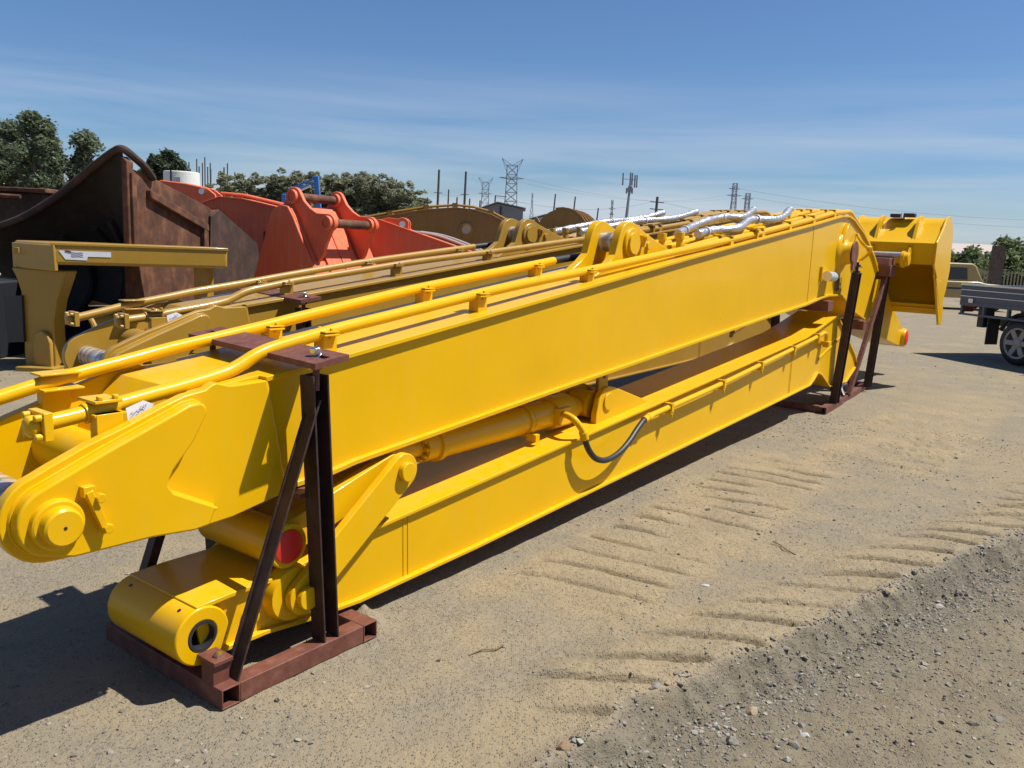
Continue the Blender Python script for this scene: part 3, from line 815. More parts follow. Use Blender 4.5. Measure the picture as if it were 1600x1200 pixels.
# ================================================================== dipper arm
ATOP = [(-.0, .338), (.14, .345), (.34, .345), (.86, .412), (2.0, .50), (3.3, .603), (5.56, .782), (6.6, .866), (7.0, .93), (7.65, 1.05)]
ABOT = [(.04, .125), (.3, .125), (.5, .105), (.78, .090), (1.57, .112), (3.3, .190), (5.7, .295), (6.9, .352), (7.02, .40), (7.12, .455), (7.24, .43), (7.6, .26), (8.25, .225)]
def make_arm(root, P, gold=False):
    MB().strip(ATOP, -.018, .145, .585).build('top_plate', P, root, .003)
    MB().strip(ABOT, .018, .145, .585).build('bottom_plate', P, root, .003)
    MB().strip([(7.63, 1.045), (8.5, .56), (8.68, .40), (8.25, .228)], -.018, .150, .58).build('end_plate', P, root, .003)
    wp = [(p[0], p[1]-.01) for p in ATOP]+[(8.48, .55), (8.66, .40)]+[(p[0], p[1]+.01) for p in reversed(ABOT)]
    for a in (.170, .548):
        MB().prism(wp, a, a+.012).build('web_plate', P, root)
    MB().strip([(p[0], p[1]-.018) for p in ATOP], -.007, .164, .170).build('weld_seam', P, root)
    for X, za, zb in ((1.06, .405, .118), (6.28, .815, .335)):
        sm = MB(); sm.bar((X, .1695, za), (X+.01, .1695, zb), .005, .006); sm.bar((X+.03, .1695, za), (X+.04, .1695, zb), .005, .006)
        sm.build('weld_seam', P, root)
    MB().bar((7.14, .166, .60), (7.95, .166, .80), .008, .02).build('fold_line', P, root)
    # tip boss
    MB().ring((.02, .138, .225), (.02, .592, .225), .108, .056, 36).build('tip_boss', P, root, .006)
    MB().ring((.02, .136, .225), (.02, .30, .225), .056, .046, 28).build('bushing', BLACK, root)
    MB().cyl((.02, .42, .225), (.02, .424, .225), .055, seg=20).build('bore', BLACK, root)
    mbh = MB()
    for (yy, aa) in ((.20, 118), (.52, 118)):
        d = Vector((math.cos(R(aa)), 0, math.sin(R(aa)))); c = Vector((.02, yy, .225))+d*.104
        mbh.cyl(c, c+d*.0055, .007, seg=10)
    mbh.build('grease_hole', BLACK, root)
    MB().lathe((.235, .170, .215), (0, -1, 0), [(0, .036), (.02, .034), (.026, .022), (.026, 0)], 18).build('plug', P, root)
    # levers and link
    def hull(c0, r0_, c1, r1_, n=14):
        d = Vector(c1)-Vector(c0); a = math.degrees(math.atan2(d.y, d.x))
        return arc(c0[0], c0[1], r0_, a+90, a+270, n)+arc(c1[0], c1[1], r1_, a-90, a+90, n)
    for a, b, s in ((.082, .118, -1), (.612, .648, 1)):
        lv = MB().prism(hull((.43, .255), .072, (.972, .652), .078), a, b).build('lever', P, root, .004)
        yf = a if s < 0 else b
        MB().cyl((.972, yf, .652), (.972, yf+s*.028, .652), .043, seg=24).build('pin_end', P, lv, .004)
        MB().cyl((.43, yf, .255), (.43, yf+s*.03, .255), .046, seg=24).build('pin_end', P, lv, .004)
    MB().lathe((.41, .170, .262), (0, -1, 0), [(0, .118), (.02, .115), (.048, .105), (.05, .0)], 28).build('pivot_boss', P, root)
    MB().cyl((.972, .12, .652), (.972, .612, .652), .042, seg=20).build('link_pin', P, root)
    lk = MB().cyl((.385, .125, .462), (.385, .600, .462), .088, seg=32).build('link_tube', P, root, .006)
    c = MB().lathe((.385, .123, .462), (0, -1, 0), [(0, .066), (.004, .066), (.006, .06), (.006, 0)], 28).build('red_cap', CAPRED, root); c['label'] = 'round red plastic cap on the link tube'
    for a, b in ((.150, .205), (.52, .575)):
        MB().prism(hull((.40, .475), .07, (.972, .652), .062), a, b).build('link_plate', P, root, .004)
    MB().prism([(.42, .46), (.47, .54), (.90, .67), (.92, .60)], .205, .52).build('link_web', P, root, .003)
    # bucket cylinder lying along the arm
    yc = .365
    cy = MB().lathe((1.36, yc, .640), (1, 0, .010), [(0, .078), (.09, .078), (.092, .092), (.13, .092), (.135, .082), (.88, .082), (.885, .088), (.91, .088), (.915, .082), (1.10, .084), (1.105, .100), (1.30, .100), (1.33, .08), (1.42, .06)], 32).build('cylinder_barrel', P, root, smooth=40)
    MB().cyl((.99, yc, .648), (1.37, yc, .640), .046, seg=20).build('piston_rod', P if not gold else P, cy)
    MB().lathe((.972, yc-.06, .652), (0, 1, 0), [(0, .07), (.12, .07)], 24).build('rod_eye', P, cy)
    bo = MB()
    for k in range(10):
        t = 2*math.pi*k/10; hexbolt(bo, (1.36, yc+.064*math.cos(t), .640+.064*math.sin(t)), (-1, 0, 0), .011, .018)
    bo.build('gland_bolts', P, cy)
    MB().lathe((2.88, yc-.07, .662), (0, 1, 0), [(0, .085), (.14, .085)], 24).build('base_eye', P, cy)
    MB().box((2.44, yc-.115, .60), (2.56, yc-.06, .70)).build('port_block', P, cy, .003)
    pb = MB(); pb.ring((2.20, yc, .648), (2.23, yc, .648), .094, .078, 24); pb.box((2.195, yc-.12, .545), (2.235, yc-.05, .585)); pb.build('pipe_band', P, cy, .002)
    bk = [(2.80, .545), (2.80, .62), (2.83, .72), (2.87, .77), (2.93, .785), (3.0, .775), (3.46, .63), (3.50, .60)]
    for a, b in ((.215, .255), (.475, .515)):
        e_ = MB().prism(bk, a, b).build('cylinder_bracket', P, root, .004)
        MB().cyl((2.93, a if a < .4 else b, .69), (2.93, a-.012 if a < .4 else b+.012, .69), .055, seg=24).build('pin_end', P, e_, .003)
    MB().prism([(3.12, .585), (3.12, .84), (3.15, .865), (3.20, .865), (3.24, .83), (3.25, .59)], .40, .425).build('lifting_lug', P, root, .004)
    MB().cyl((3.19, .3995, .80), (3.19, .3985, .80), .018, seg=14).build('lug_hole', BLACK, root)
    # pipe on the flank, clips, elbow, hose
    pth = [(3.30, .118, .552), (3.40, .118, .560), (4.5, .118, .640), (5.3, .118, .712), (6.16, .118, .790), (6.9, .118, .862), (7.05, .118, .880), (7.12, .118, .875), (7.16, .118, .84), (7.17, .118, .79)]
    pp = MB().tube(smoothpath(pth, 5), .020, 12).build('hydraulic_pipe', P, root, smooth=50)
    e_ = MB(); e_.box((7.12, .075, .755), (7.22, .16, .79)); e_.cyl((7.17, .118, .755), (7.17, .118, .73), .03, seg=12)
    for s in (-1, 1): hexbolt(e_, (7.17+s*.035, .118, .755), (0, 0, -1), .011, .02)
    e_.build('pipe_flange', P, pp, .003)
    for X in (3.62, 4.52, 5.32, 6.14, 6.85):
        z_ = float(np.interp(X, [p[0] for p in pth], [p[2] for p in pth]))
        c_ = MB(); c_.box((X-.025, .095, z_-.045), (X+.025, .170, z_-.022)); c_.box((X-.018, .090, z_-.03), (X+.018, .096, z_+.03)); c_.box((X-.018, .10, z_+.020), (X+.018, .170, z_+.03))
        hexbolt(c_, (X, .10, z_-.045), (0, 0, -1), .009, .025)
        c_.build('pipe_clip', P, root, .001)
    if not gold:
        el = MB().tube(smoothpath([(2.47, .255, .665), (2.45, .20, .668), (2.44, .15, .655), (2.46, .115, .61), (2.475, .105, .575)], 5), .020, 12)
        el.cyl((2.472, .106, .585), (2.49, .102, .54), .026, seg=12)
        el.build('hose_elbow', P, root)
        hs = [(2.478, .104, .572), (2.50, .098, .515), (2.545, .095, .455), (2.61, .092, .405), (2.70, .09, .375), (2.80, .09, .372), (2.92, .092, .395), (3.03, .096, .440), (3.12, .102, .490), (3.22, .11, .535), (3.31, .118, .553)]
        MB().tube(smoothpath(hs, 5), .0185, 12).build('rubber_hose', RUBBER, root, smooth=50)
        MB().lathe((3.24, .112, .541), (1, .05, .12), [(0, .024), (.05, .024), (.055, .028), (.09, .028), (.095, .022), (.13, .022)], 12).build('hose_end', P, root)

# ================================================================== support stands
def rhs(mb, p0, p1, w, h, t=.006):
    p0 = Vector(p0); p1 = Vector(p1); d = (p1-p0).normalized(); a = d.cross(Vector((0, 0, 1))).normalized(); b = Vector((0, 0, 1))
    for off, ww, hh in ((b*(h/2-t/2), w, t), (-b*(h/2-t/2), w, t), (a*(w/2-t/2), t, h-2*t), (-a*(w/2-t/2), t, h-2*t)):
        mb.bar(p0+off, p1+off, ww, hh)
def channel(mb, p0, p1, w, dpt, t=.008, yd=1):
    # open channel, web facing -y
    p0 = Vector(p0); p1 = Vector(p1); x = Vector((1, 0, 0)); y = Vector((0, yd, 0))
    mb.bar(p0, p1, w, t, (0, 1, 0))
    for s in (-1, 1):
        mb.bar(p0+x*s*(w/2-t/2)+y*(dpt/2+t/2), p1+x*s*(w/2-t/2)+y*(dpt/2+t/2), t, dpt, (0, 1, 0))
def make_stand(root, tip=True):
    z = .0375
    for (X0, Y0, X1, Y1, nm) in ((.0375, .0, .0375, .78, 'base_beam'), (.7025, .0, .7025, .78, 'base_beam')):
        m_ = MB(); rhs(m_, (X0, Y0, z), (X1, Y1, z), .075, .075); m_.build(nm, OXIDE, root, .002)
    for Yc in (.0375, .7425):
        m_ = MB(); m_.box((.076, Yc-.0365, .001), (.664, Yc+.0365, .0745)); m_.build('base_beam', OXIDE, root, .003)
    for Yc, yd in ((.045, 1), (.735, -1)):
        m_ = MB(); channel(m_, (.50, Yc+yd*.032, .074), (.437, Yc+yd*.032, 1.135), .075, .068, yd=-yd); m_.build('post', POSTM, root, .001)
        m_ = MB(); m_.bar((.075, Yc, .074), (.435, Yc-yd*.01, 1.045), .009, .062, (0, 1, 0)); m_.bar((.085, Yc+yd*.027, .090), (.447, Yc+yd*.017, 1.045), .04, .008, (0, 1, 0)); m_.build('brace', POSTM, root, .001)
    # slotted clamp plate over the boom and its bolts
    sl = .13186
    pz = lambda X: 1.0885+.0465+sl*(X-.03)
    sk = lambda Y: .07*(Y+.07)/.77
    pl = MB()
    def slab(x0, x1, y0, y1):
        v_ = []
        for z_ in (0, .022):
            for (x, y) in ((x0, y0), (x1, y0), (x1, y1), (x0, y1)): v_.append((x+sk(y), y, pz(x+sk(y))+z_))
        pl.add(v_, [(3, 2, 1, 0), (4, 5, 6, 7), (0, 1, 5, 4), (1, 2, 6, 5), (2, 3, 7, 6), (3, 0, 4, 7)])
    slab(.342, .500, .055, .74); slab(.342, .500, .80, .83); slab(.342, .500, -.075, -.045)
    slab(.342, .405, -.045, .055); slab(.436, .500, -.045, .055); slab(.342, .405, .74, .80); slab(.436, .500, .74, .80)
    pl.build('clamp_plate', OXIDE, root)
    for Yc in (.022, .765):
        xb = .42+sk(Yc)
        m_ = MB(); m_.cyl((xb, Yc, pz(xb)+.022), (xb-.003, Yc, pz(xb)+.026), .024, seg=16); m_.cyl((xb-.003, Yc, pz(xb)+.026), (xb-.006, Yc, pz(xb)+.052), .021, seg=6)
        if Yc < .1: m_.build('bolt_head', STEEL, root, .002)
        m_ = MB(); m_.cyl((xb, Yc, pz(xb)), (xb, Yc, 1.08), .013, seg=10); m_.cyl((xb, Yc, pz(xb)-.026), (xb, Yc, pz(xb)-.001), .024, seg=6); m_.build('bolt_shank', OXIDE, root)
    if tip:
        m_ = MB(); m_.box((.0, .05, .074), (.065, .12, .150)); m_.box((-.005, .035, .150), (.072, .165, .166)); m_.build('tip_bracket', OXIDE, root, .002)
        m_ = MB(); m_.cyl((.035, .07, .166), (.035, .07, .178), .016, seg=6); m_.build('bolt_head', STEEL, root)
    m_ = MB(); m_.box((.40, .08, .655), (.56, .70, .674)); m_.build('cross_plate', OXIDE, root, .002)

boom = empty('long_reach_boom', P0, BOOM_RZ)
tag(boom, 'bright yellow long-reach boom with fork tip, clamped above the yellow arm in front', 'boom')
make_boom(boom, YEL, 'w')
tx = add_text('100H', .125, (7.42, .1660, 1.275), boom, BLACK, 'stencil_lettering')
tx.rotation_euler = (R(90), R(-8), 0); tx.scale = (.95, 1.5, 1); tx['label'] = 'black stencilled 100H'
arm = empty('dipper_arm', P0, BOOM_RZ)
tag(arm, 'bright yellow dipper arm near the ground with a black looped hose on its flank', 'dipper arm')
make_arm(arm, YEL)
stand = empty('support_stand', P0, BOOM_RZ)
tag(stand, 'red-brown steel stand on the bare dirt under the near fork end of the yellow boom', 'stand', 'steel stands carrying the booms')
make_stand(stand)

def far_stand(root):
    a0, a1 = Vector((7.37, .10, 0)), Vector((9.72, .235, 0))
    m_ = MB(); m_.bar(a0+Vector((0, 0, .035)), a1+Vector((0, 0, .035)), .008, .07); m_.bar(a0+Vector((0, .035, .066)), a1+Vector((0, .035, .066)), .075, .008); m_.build('base_beam', OXIDE, root, .002)
    m_ = MB(); m_.bar(a0+Vector((0, .75, .035)), a1+Vector((0, .62, .035)), .07, .07); m_.build('base_beam', OXIDE, root, .002)
    for X, y0, y1 in ((7.45, .15, .85), (9.6, .27, .83)):
        m_ = MB(); m_.bar((X, y0, .035), (X, y1, .035), .07, .068); m_.build('base_beam', OXIDE, root, .002)
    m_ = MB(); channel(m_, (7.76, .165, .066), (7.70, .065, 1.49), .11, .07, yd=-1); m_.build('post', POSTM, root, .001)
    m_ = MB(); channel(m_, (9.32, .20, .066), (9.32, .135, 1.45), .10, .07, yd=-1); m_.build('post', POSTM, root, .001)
    m_ = MB(); m_.bar((8.46, .165, .066), (9.26, .09, 1.43), .075, .045, (0, 1, 0)); m_.build('brace', OXIDE, root, .003)
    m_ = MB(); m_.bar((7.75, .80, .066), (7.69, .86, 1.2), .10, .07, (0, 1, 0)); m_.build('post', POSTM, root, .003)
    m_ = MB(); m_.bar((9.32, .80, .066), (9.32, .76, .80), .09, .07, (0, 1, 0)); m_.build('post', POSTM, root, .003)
    m_ = MB(); m_.box((7.05, .10, 1.10), (7.22, .90, 1.205)); m_.build('cross_beam', OXIDE, root, .003)
    m_ = MB(); m_.box((8.52, .10, .83), (8.66, .86, .93)); m_.build('cross_beam', OXIDE, root, .003)
    m_ = MB(); m_.lathe((7.58, .048, 1.69), (0, -1, 0), [(0, .125), (.014, .125), (.014, 0)], 24); m_.box((7.52, .030, 1.52), (7.66, .046, 1.62)); m_.build('boss_clamp', OXIDE, root, .002)
    m_ = MB(); m_.cyl((7.70, .030, 1.47), (7.70, .030, 1.60), .016, seg=8)
    for zz in (1.49, 1.555): m_.cyl((7.70, .030, zz), (7.70, .030, zz+.022), .034, seg=6); m_.box((7.62, .0, zz-.008), (7.80, .06, zz))
    m_.build('threaded_rod', BLACK, root)
    m_ = MB(); m_.box((9.18, .03, 1.44), (9.48, .33, 1.58)); m_.prism([(9.18, 1.58), (9.48, 1.58), (9.45, 1.66), (9.22, 1.66)], .05, .31); m_.box((9.24, .10, 1.40), (9.42, .22, 1.46)); m_.build('saddle_head', OXIDE, root, .006)
    m_ = MB(); m_.tube(smoothpath([(8.0, .10, .12), (8.05, .15, .20), (8.12, .12, .24), (8.2, .16, .16), (8.1, .2, .10), (8.0, .22, .16), (8.1, .26, .26), (8.22, .24, .14)], 5), .024, 7); m_.build('chain_lashing', BLACK, root)
fst = empty('support_stand', P0, BOOM_RZ)
tag(fst, 'red-brown steel stand with two tall leaning posts at the far end of the yellow boom', 'stand', 'steel stands carrying the booms')
far_stand(fst)

# ================================================================== gold boom and arm behind
GOFF = (1.4, 2.1, .05)
GRZ = BOOM_RZ+R(-5)
gl = yard(*GOFF)
gboom = empty('long_reach_boom', gl, GRZ)
tag(gboom, 'dull gold long-reach boom with fork tip lying behind the bright yellow one', 'boom')
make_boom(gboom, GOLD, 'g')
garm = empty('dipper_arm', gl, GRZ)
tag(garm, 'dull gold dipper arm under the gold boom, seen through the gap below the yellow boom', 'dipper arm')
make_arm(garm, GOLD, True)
gst = empty('support_stand', yard(1.62, 2.08, .02), GRZ)
tag(gst, 'red-brown steel stand clamped over the near end of the gold boom', 'stand', 'steel stands carrying the booms')
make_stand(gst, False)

# foil-wrapped hoses
def foil_hose(root_loc, rz, pts, label):
    r_ = empty('foil_wrapped_hose', root_loc, rz)
    tag(r_, label, 'hose', 'hoses wrapped in silver foil')
    path = smoothpath(pts, 10)
    h_ = MB().tube(path, .033, 12, rads=[.032+.003*math.sin(i*1.9)+.002*math.sin(i*.7) for i in range(len(path))])
    h_.build('hose', FOIL, r_, smooth=60)
    for f_ in (.12, .55):
        i = int(f_*len(path)); p = Vector(path[i]); d = (Vector(path[i+1])-p).normalized()
        MB().ring(p-d*.006, p+d*.006, .040, .030, 16).build('tie', PAPER, r_)
    return r_
hz_ = lambda X, e=.0: topz(X)+.104+e
foil_hose(P0, BOOM_RZ, [(4.32, .33, hz_(4.32)), (4.6, .35, hz_(4.6)), (4.85, .24, hz_(4.85)), (5.35, .33, hz_(5.35, .02)), (5.65, .25, hz_(5.65)), (5.95, .27, hz_(5.95)), (6.35, .35, hz_(6.35, .03))],
          'silver foil-wrapped hose lying on the near pipes of the yellow boom')
foil_hose(P0, BOOM_RZ, [(4.3, .48, hz_(4.3)), (4.75, .60, hz_(4.75)), (5.15, .64, hz_(5.15, .02)), (5.6, .66, hz_(5.6, .02)), (5.85, .60, hz_(5.85)), (6.3, .68, hz_(6.3, .03))],
          'silver foil-wrapped hose on the far pipes of the yellow boom')
foil_hose(gl, GRZ, [(4.0, .30, hz_(4.0)), (4.5, .34, hz_(4.5)), (5.0, .30, hz_(5.0, .02)), (5.6, .26, hz_(5.6)), (6.2, .30, hz_(6.2, .03))],
          'silver foil-wrapped hose on the near pipes of the gold boom')
foil_hose(gl, GRZ, [(3.6, .55, hz_(3.6)), (4.2, .62, hz_(4.2)), (4.8, .60, hz_(4.8, .02)), (5.5, .62, hz_(5.5)), (6.0, .62, hz_(6.0, .03))],
          'silver foil-wrapped hose on the far pipes of the gold boom')

# ================================================================== yellow bucket pinned on the far stand
yb = empty('bucket', P0, BOOM_RZ)
tag(yb, 'bright yellow wide ditching bucket pinned on the far stand behind the boom end', 'bucket')
ya, yz = -.34, .70
shell = [(9.72, 1.60), (9.72, 1.86), (10.02, 2.03)] + arc(10.33, 1.83, .36, 132, -10, 10) + [(10.74, 1.55), (10.66, 1.32), (10.45, 1.02)]
MB().strip(shell, -.022, ya, yz).build('shell', YEL, yb, .003)
MB().bar((10.47, ya-.02, 1.03), (10.47, yz+.02, 1.03), .03, .16, (1, 0, -1.4)).build('cutting_edge', YEL, yb, .004)
side = [(9.70, 1.59), (9.70, 1.87), (10.0, 2.05)] + arc(10.33, 1.83, .385, 132, -10, 10) + [(10.78, 1.54), (10.69, 1.30), (10.47, .98), (10.36, .98), (10.05, 1.40)]
for y_ in (ya, yz):
    sp = MB().prism(side, y_-.012, y_+.012).build('side_plate', YEL, yb, .004)
    s_ = -1 if y_ < 0 else 1
    MB().prism([(9.70, 1.45), (9.66, 1.50), (10.32, .84), (10.50, .84), (10.50, 1.02), (10.10, 1.40)], y_+s_*.014, y_+s_*.04).build('side_cutter', YEL, sp, .004)
for y_ in (-.06, .39):
    ear = [(10.25, 2.19), (10.12, 2.205), (10.0, 2.18), (9.92, 2.10), (9.80, 1.90), (9.62, 1.72), (9.36, 1.75)] + arc(9.38, 1.654, .10, 80, 290, 10) + [(9.56, 1.60), (9.73, 1.62), (9.73, 1.85), (10.03, 2.02)]
    e_ = MB().prism(ear, y_-.018, y_+.018).build('mounting_ear', YEL, yb, .006)
    MB().lathe((9.38, y_, 1.654), (0, -1 if y_ < 0 else 1, 0), [(.018, .082), (.06, .080), (.068, .070), (.068, 0)], 24).build('pin_boss', YEL, e_)
MB().cyl((9.38, -.04, 1.70), (9.38, .37, 1.70), .036, seg=16).build('pin', DULL, yb)
mbt = MB(); mbt.box((10.10, .02, 2.185), (10.22, .16, 2.235)); mbt.box((10.08, .17, 2.18), (10.24, .31, 2.225)); mbt.build('strapped_package', BLACK, yb, .01)
mbt = MB(); mbt.bar((10.05, .165, 2.20), (10.30, .165, 2.20), .02, .06); mbt.build('strap', PAPER, yb)

# ================================================================== gold cross-frame on the left
gate = empty('gold_frame', (-5.35, 9.35, 0))
tag(gate, 'dull gold box-beam frame on one thick leg with a white paper sticker, at the left', 'steel frame')
def loc(o, x, y): return (x-o.location.x, y-o.location.y)
plan = [loc(gate, *p) for p in [(-4.98, 9.0), (-3.41, 9.88), (-3.72, 10.45), (-5.3, 9.85), (-5.66, 9.42)]]
MB().prism(plan, 1.19, 1.425, 'z').build('cross_beam', GOLD, gate, .035, seg=4)
ledge = [loc(gate, *p) for p in [(-5.0, 8.975), (-3.40, 9.872), (-3.42, 9.91), (-4.98, 9.02)]]
MB().prism(ledge, 1.395, 1.43, 'z').build('top_lip', GOLD, gate, .008)
cap = [loc(gate, *p) for p in [(-4.97, 8.985), (-4.95, 9.03), (-5.64, 9.45), (-5.67, 9.405)]]
capm = MB().prism(cap, 1.12, 1.40, 'z').build('end_plate', GOLD, gate, .01)
# leg below the mitred corner
d_ = Vector((-.97, .243, 0)); c0 = Vector((-5.29, 9.26, 0))-gate.location
def legp(t, n, z): return tuple(c0+d_*t+Vector((.243, .97, 0))*n+Vector((0, 0, z)))
lp = [(-.37, 1.12), (.36, 1.12), (.30, 1.02), (.24, .85), (.24, .02), (-.17, .02), (-.17, .55), (-.22, .78)]
vs_ = [legp(t, -.02, z) for t, z in lp]+[legp(t, .16, z) for t, z in lp]; n_ = len(lp)
m_ = MB(); m_.add(vs_, [tuple(range(n_)), tuple(reversed(range(n_, 2*n_)))]+[(i, (i+1) % n_, n_+(i+1) % n_, n_+i) for i in range(n_)])
m_.build('leg', GOLD, gate, .015)
m_ = MB(); pts = [(-.17, .0), (.06, .0), (.06, .30), (.03, .40), (-.06, .44), (-.14, .38), (-.17, .30)]
m_.add([legp(t, -.08, z+.01) for t, z in pts]+[legp(t, -.03, z+.01) for t, z in pts], [tuple(range(7)), tuple(reversed(range(7, 14)))]+[(i, (i+1) % 7, 7+(i+1) % 7, 7+i) for i in range(7)])
m_.build('foot_gusset', GOLD, gate, .01)
m_ = MB(); m_.box(tuple(Vector(legp(-.28, -.16, 0))), tuple(Vector(legp(.30, .40, .05)))); m_.build('base_plate', GOLD, gate, .006)
m_ = MB(); m_.add([legp(.20, -.06, .30), legp(.42, -.06, .28), legp(.44, -.06, .80), legp(.20, -.06, .82), legp(.20, -.03, .30), legp(.42, -.03, .28), legp(.44, -.03, .80), legp(.20, -.03, .82)], [(0, 1, 2, 3), (7, 6, 5, 4), (0, 4, 5, 1), (1, 5, 6, 2), (2, 6, 7, 3), (3, 7, 4, 0)])
m_.build('rubber_flap', BLACK, gate)
m_ = MB(); m_.box((1.45, .75, .0), (1.62, .95, 1.19)); m_.build('leg', GOLD, gate, .01)
m_ = MB(); m_.box(tuple(Vector(legp(.27, -.06, 1.27))), tuple(Vector(legp(.22, -.03, 1.35)))); m_.build('lug', GOLD, gate, .004)
st = MB(); yv = lambda x: -.35+(x-.37)*.5605-.005
st.add([(x, yv(x), z) for x, z in ((.415, 1.345), (.86, 1.342), (.86, 1.285), (.66, 1.285), (.65, 1.245), (.47, 1.25))], [(0, 1, 2, 3, 4, 5)])
pt = st.build('paper_sticker', PAPER, gate, smooth=0); pt['label'] = 'torn white paper sticker with small print'
ink = MB()
for j in range(3): ink.tube([(.52+.02*k, yv(.52+.02*k)-.002, 1.325-.02*j+.003*math.sin(k*2+j)) for k in range(6)], .002, 4)
ink.bar((.47, yv(.47)-.002, 1.34), (.52, yv(.52)-.002, 1.33), .003, .02); ink.build('print', INK, pt)

# hydraulic bits lying around under the frame
hc = empty('hydraulic_cylinder', (-4.28, 9.25, 0))
tag(hc, 'gold hydraulic cylinder lying in the shade right of the frame leg', 'cylinder')
MB().lathe((-.55, .35, .50), (1, -.15, .02), [(0, .0), (.0, .13), (.55, .13), (.56, .16), (.66, .16), (.67, .05), (.9, .05)], 24).build('barrel', GOLD, hc, smooth=40)
m_ = MB()
for k in range(5):
    m_.tube(smoothpath([(-.6, .25+.02*k, .72+.01*k), (-.2, .2+.03*k, .73-.01*k), (.2, .15, .62+.015*k), (.5, .1+.02*k, .5)], 6), .012, 6)
m_.build('thin_pipes', STEEL, hc)
MB().tube(smoothpath([(-.5, .05, .62), (-.42, .02, .5), (-.40, .0, .38), (-.40, .0, .1)], 6), .03, 8).build('elbow', GOLD, hc)
m_ = MB(); m_.box((-.8, .3, 0), (.6, .7, .38)); m_.build('dark_cradle', RUSTD, hc, .02)

dm = empty('hydraulic_unit', (-6.55, 9.9, 0))
tag(dm, 'black hydraulic unit with grey pipes in the shade left of the gold frame leg', 'machinery')
MB().box((-.9, -.1, .0), (.42, .9, .92)).build('housing', BLACK, dm, .03)
MB().box((-.8, -.5, .12), (.25, -.11, .55)).build('valve_block', BLACK, dm, .02)
MB().cyl((-.7, -.35, .75), (.40, -.30, .78), .11, seg=18).build('accumulator', GOLD, dm)
for k in range(4): MB().tube(smoothpath([(-.8, -.5+.03*k, .95+.09*k), (-.2, -.45, 1.0+.08*k), (.35, -.4+.05*k, .92+.12*k), (.55, -.2, 1.02+.1*k)], 5), .022, 8).build('hose', RUBBER if k % 2 else DULL, dm)
for k in range(2): MB().tube([(-.9, -.6-.1*k, .10+.12*k), (.5, -.55-.1*k, .14+.12*k)], .03, 8).build('rod', DULL, dm)
MB().cyl((-.05, -.52, .62), (.1, -.66, .62), .07, seg=14).build('fitting', STEEL, dm)
for k in range(5): MB().box((-.85+.22*k, -.13, .58), (-.72+.22*k, -.10, .86)).build('cover_plate', DULL if k == 3 else BLACK, dm, .008)
for k in range(6): MB().cyl((-.72+.17*k, -.52, .22+.05*(k % 3)), (-.72+.17*k, -.56, .22+.05*(k % 3)), .03, seg=8).build('port_plug', GOLD if k % 2 else DULL, dm)

# ================================================================== rusty loader bucket
rb = empty('loader_bucket', (-4.62, 10.0, 0))
tag(rb, 'big rust-brown loader bucket with dark hollow side, behind the gold frame', 'bucket')
# outer side wall (faces the sun) : distance along / height
sd_ = Vector((.18, .983, 0)); sn = Vector((.983, -.18, 0))
def rp(s, n, z): return tuple(sd_*s+sn*n+Vector((0, 0, z)))
def slab3(mb, poly, f, a, b):
    n = len(poly)
    mb.add([f(p[0], a, p[1]) for p in poly]+[f(p[0], b, p[1]) for p in poly], [tuple(range(n)), tuple(reversed(range(n, 2*n)))]+[(i, (i+1) % n, n+(i+1) % n, n+i) for i in range(n)])
    return mb
wall = [(0, 0), (2.6, 0), (3.0, .9), (3.08, 1.30), (3.02, 1.42), (1.75, 1.94), (.42, 2.25), (.12, 2.30), (0, 2.36)]
slab3(MB(), wall, rp, -.05, .0).build('side_wall', RUST, rb, .01)
slab3(MB(), [(1.60, .0), (2.6, 0), (3.05, .9), (3.12, 1.30), (3.06, 1.45), (1.95, 1.92), (1.75, 1.82)], rp, .0, .045).build('wear_plate', RUSTD, rb, .01)
for q in ([(.0, 1.2), (.08, 1.2), (.08, 2.2), (.0, 2.26)], [(.35, 1.98), (1.65, 1.60), (1.65, 1.70), (.35, 2.08)], [(1.52, .2), (1.62, .2), (1.64, 1.60), (1.54, 1.64)]):
    slab3(MB(), q, rp, .0, .07).build('stiffener', RUST, rb, .012)
# hollow inner side sweeping away to the left, with ribs and a thick rolled rim
ld = Vector((-.93, .36, 0)); ln = Vector((-.36, -.93, 0))
def lp_(s, n, z): return tuple(ld*s+ln*n+Vector((0, 0, z)))
# hollow: the wall bellies back from the rim, a lip overhangs it and the floor comes forward
inn_top = [(3.4, 1.40), (2.4, 1.52), (1.85, 1.65), (1.4, 1.83), (1.0, 2.03), (.5, 2.33), (.2, 2.49), (.06, 2.52)]
vs_ = []; K = 9
for (s_, zt) in inn_top:
    for k in range(K):
        t = k/(K-1); vs_.append(lp_(s_, .02-.95*min(1, .08+s_/1.1)*math.sin(math.pi*(.04+.94*t))**.8, .04+(zt-.04)*t))
fs_ = [(i*K+k, i*K+k+1, (i+1)*K+k+1, (i+1)*K+k) for i in range(len(inn_top)-1) for k in range(K-1)]
HOLLOW_SHADE = rusty('shaded_rusty_steel', (.008, .006, .005), (.016, .011, .009), (.035, .022, .016), scale=4)  # rusty steel taken near black, the hollow's shade painted into it
MB().add(vs_, fs_).build('back_wall', HOLLOW_SHADE, rb, smooth=60)
slab3(MB(), [(0, .0), (3.3, .0), (3.3, .06), (0, .06)], lp_, -.06, .1).build('floor_plate', HOLLOW_SHADE, rb, .02)
slab3(MB(), [(-.03, .0), (.06, .0), (.06, 2.44), (-.03, 2.38)], lp_, -.07, .03).build('corner_post', RUST, rb, .01)
rim = [lp_(s, .0, z) for s, z in inn_top]+[rp(.10, .02, 2.44), rp(.30, .03, 2.34), rp(.46, .03, 2.22)]
MB().tube(smoothpath(rim, 4), .045, 10).build('rolled_rim', RUSTD, rb)
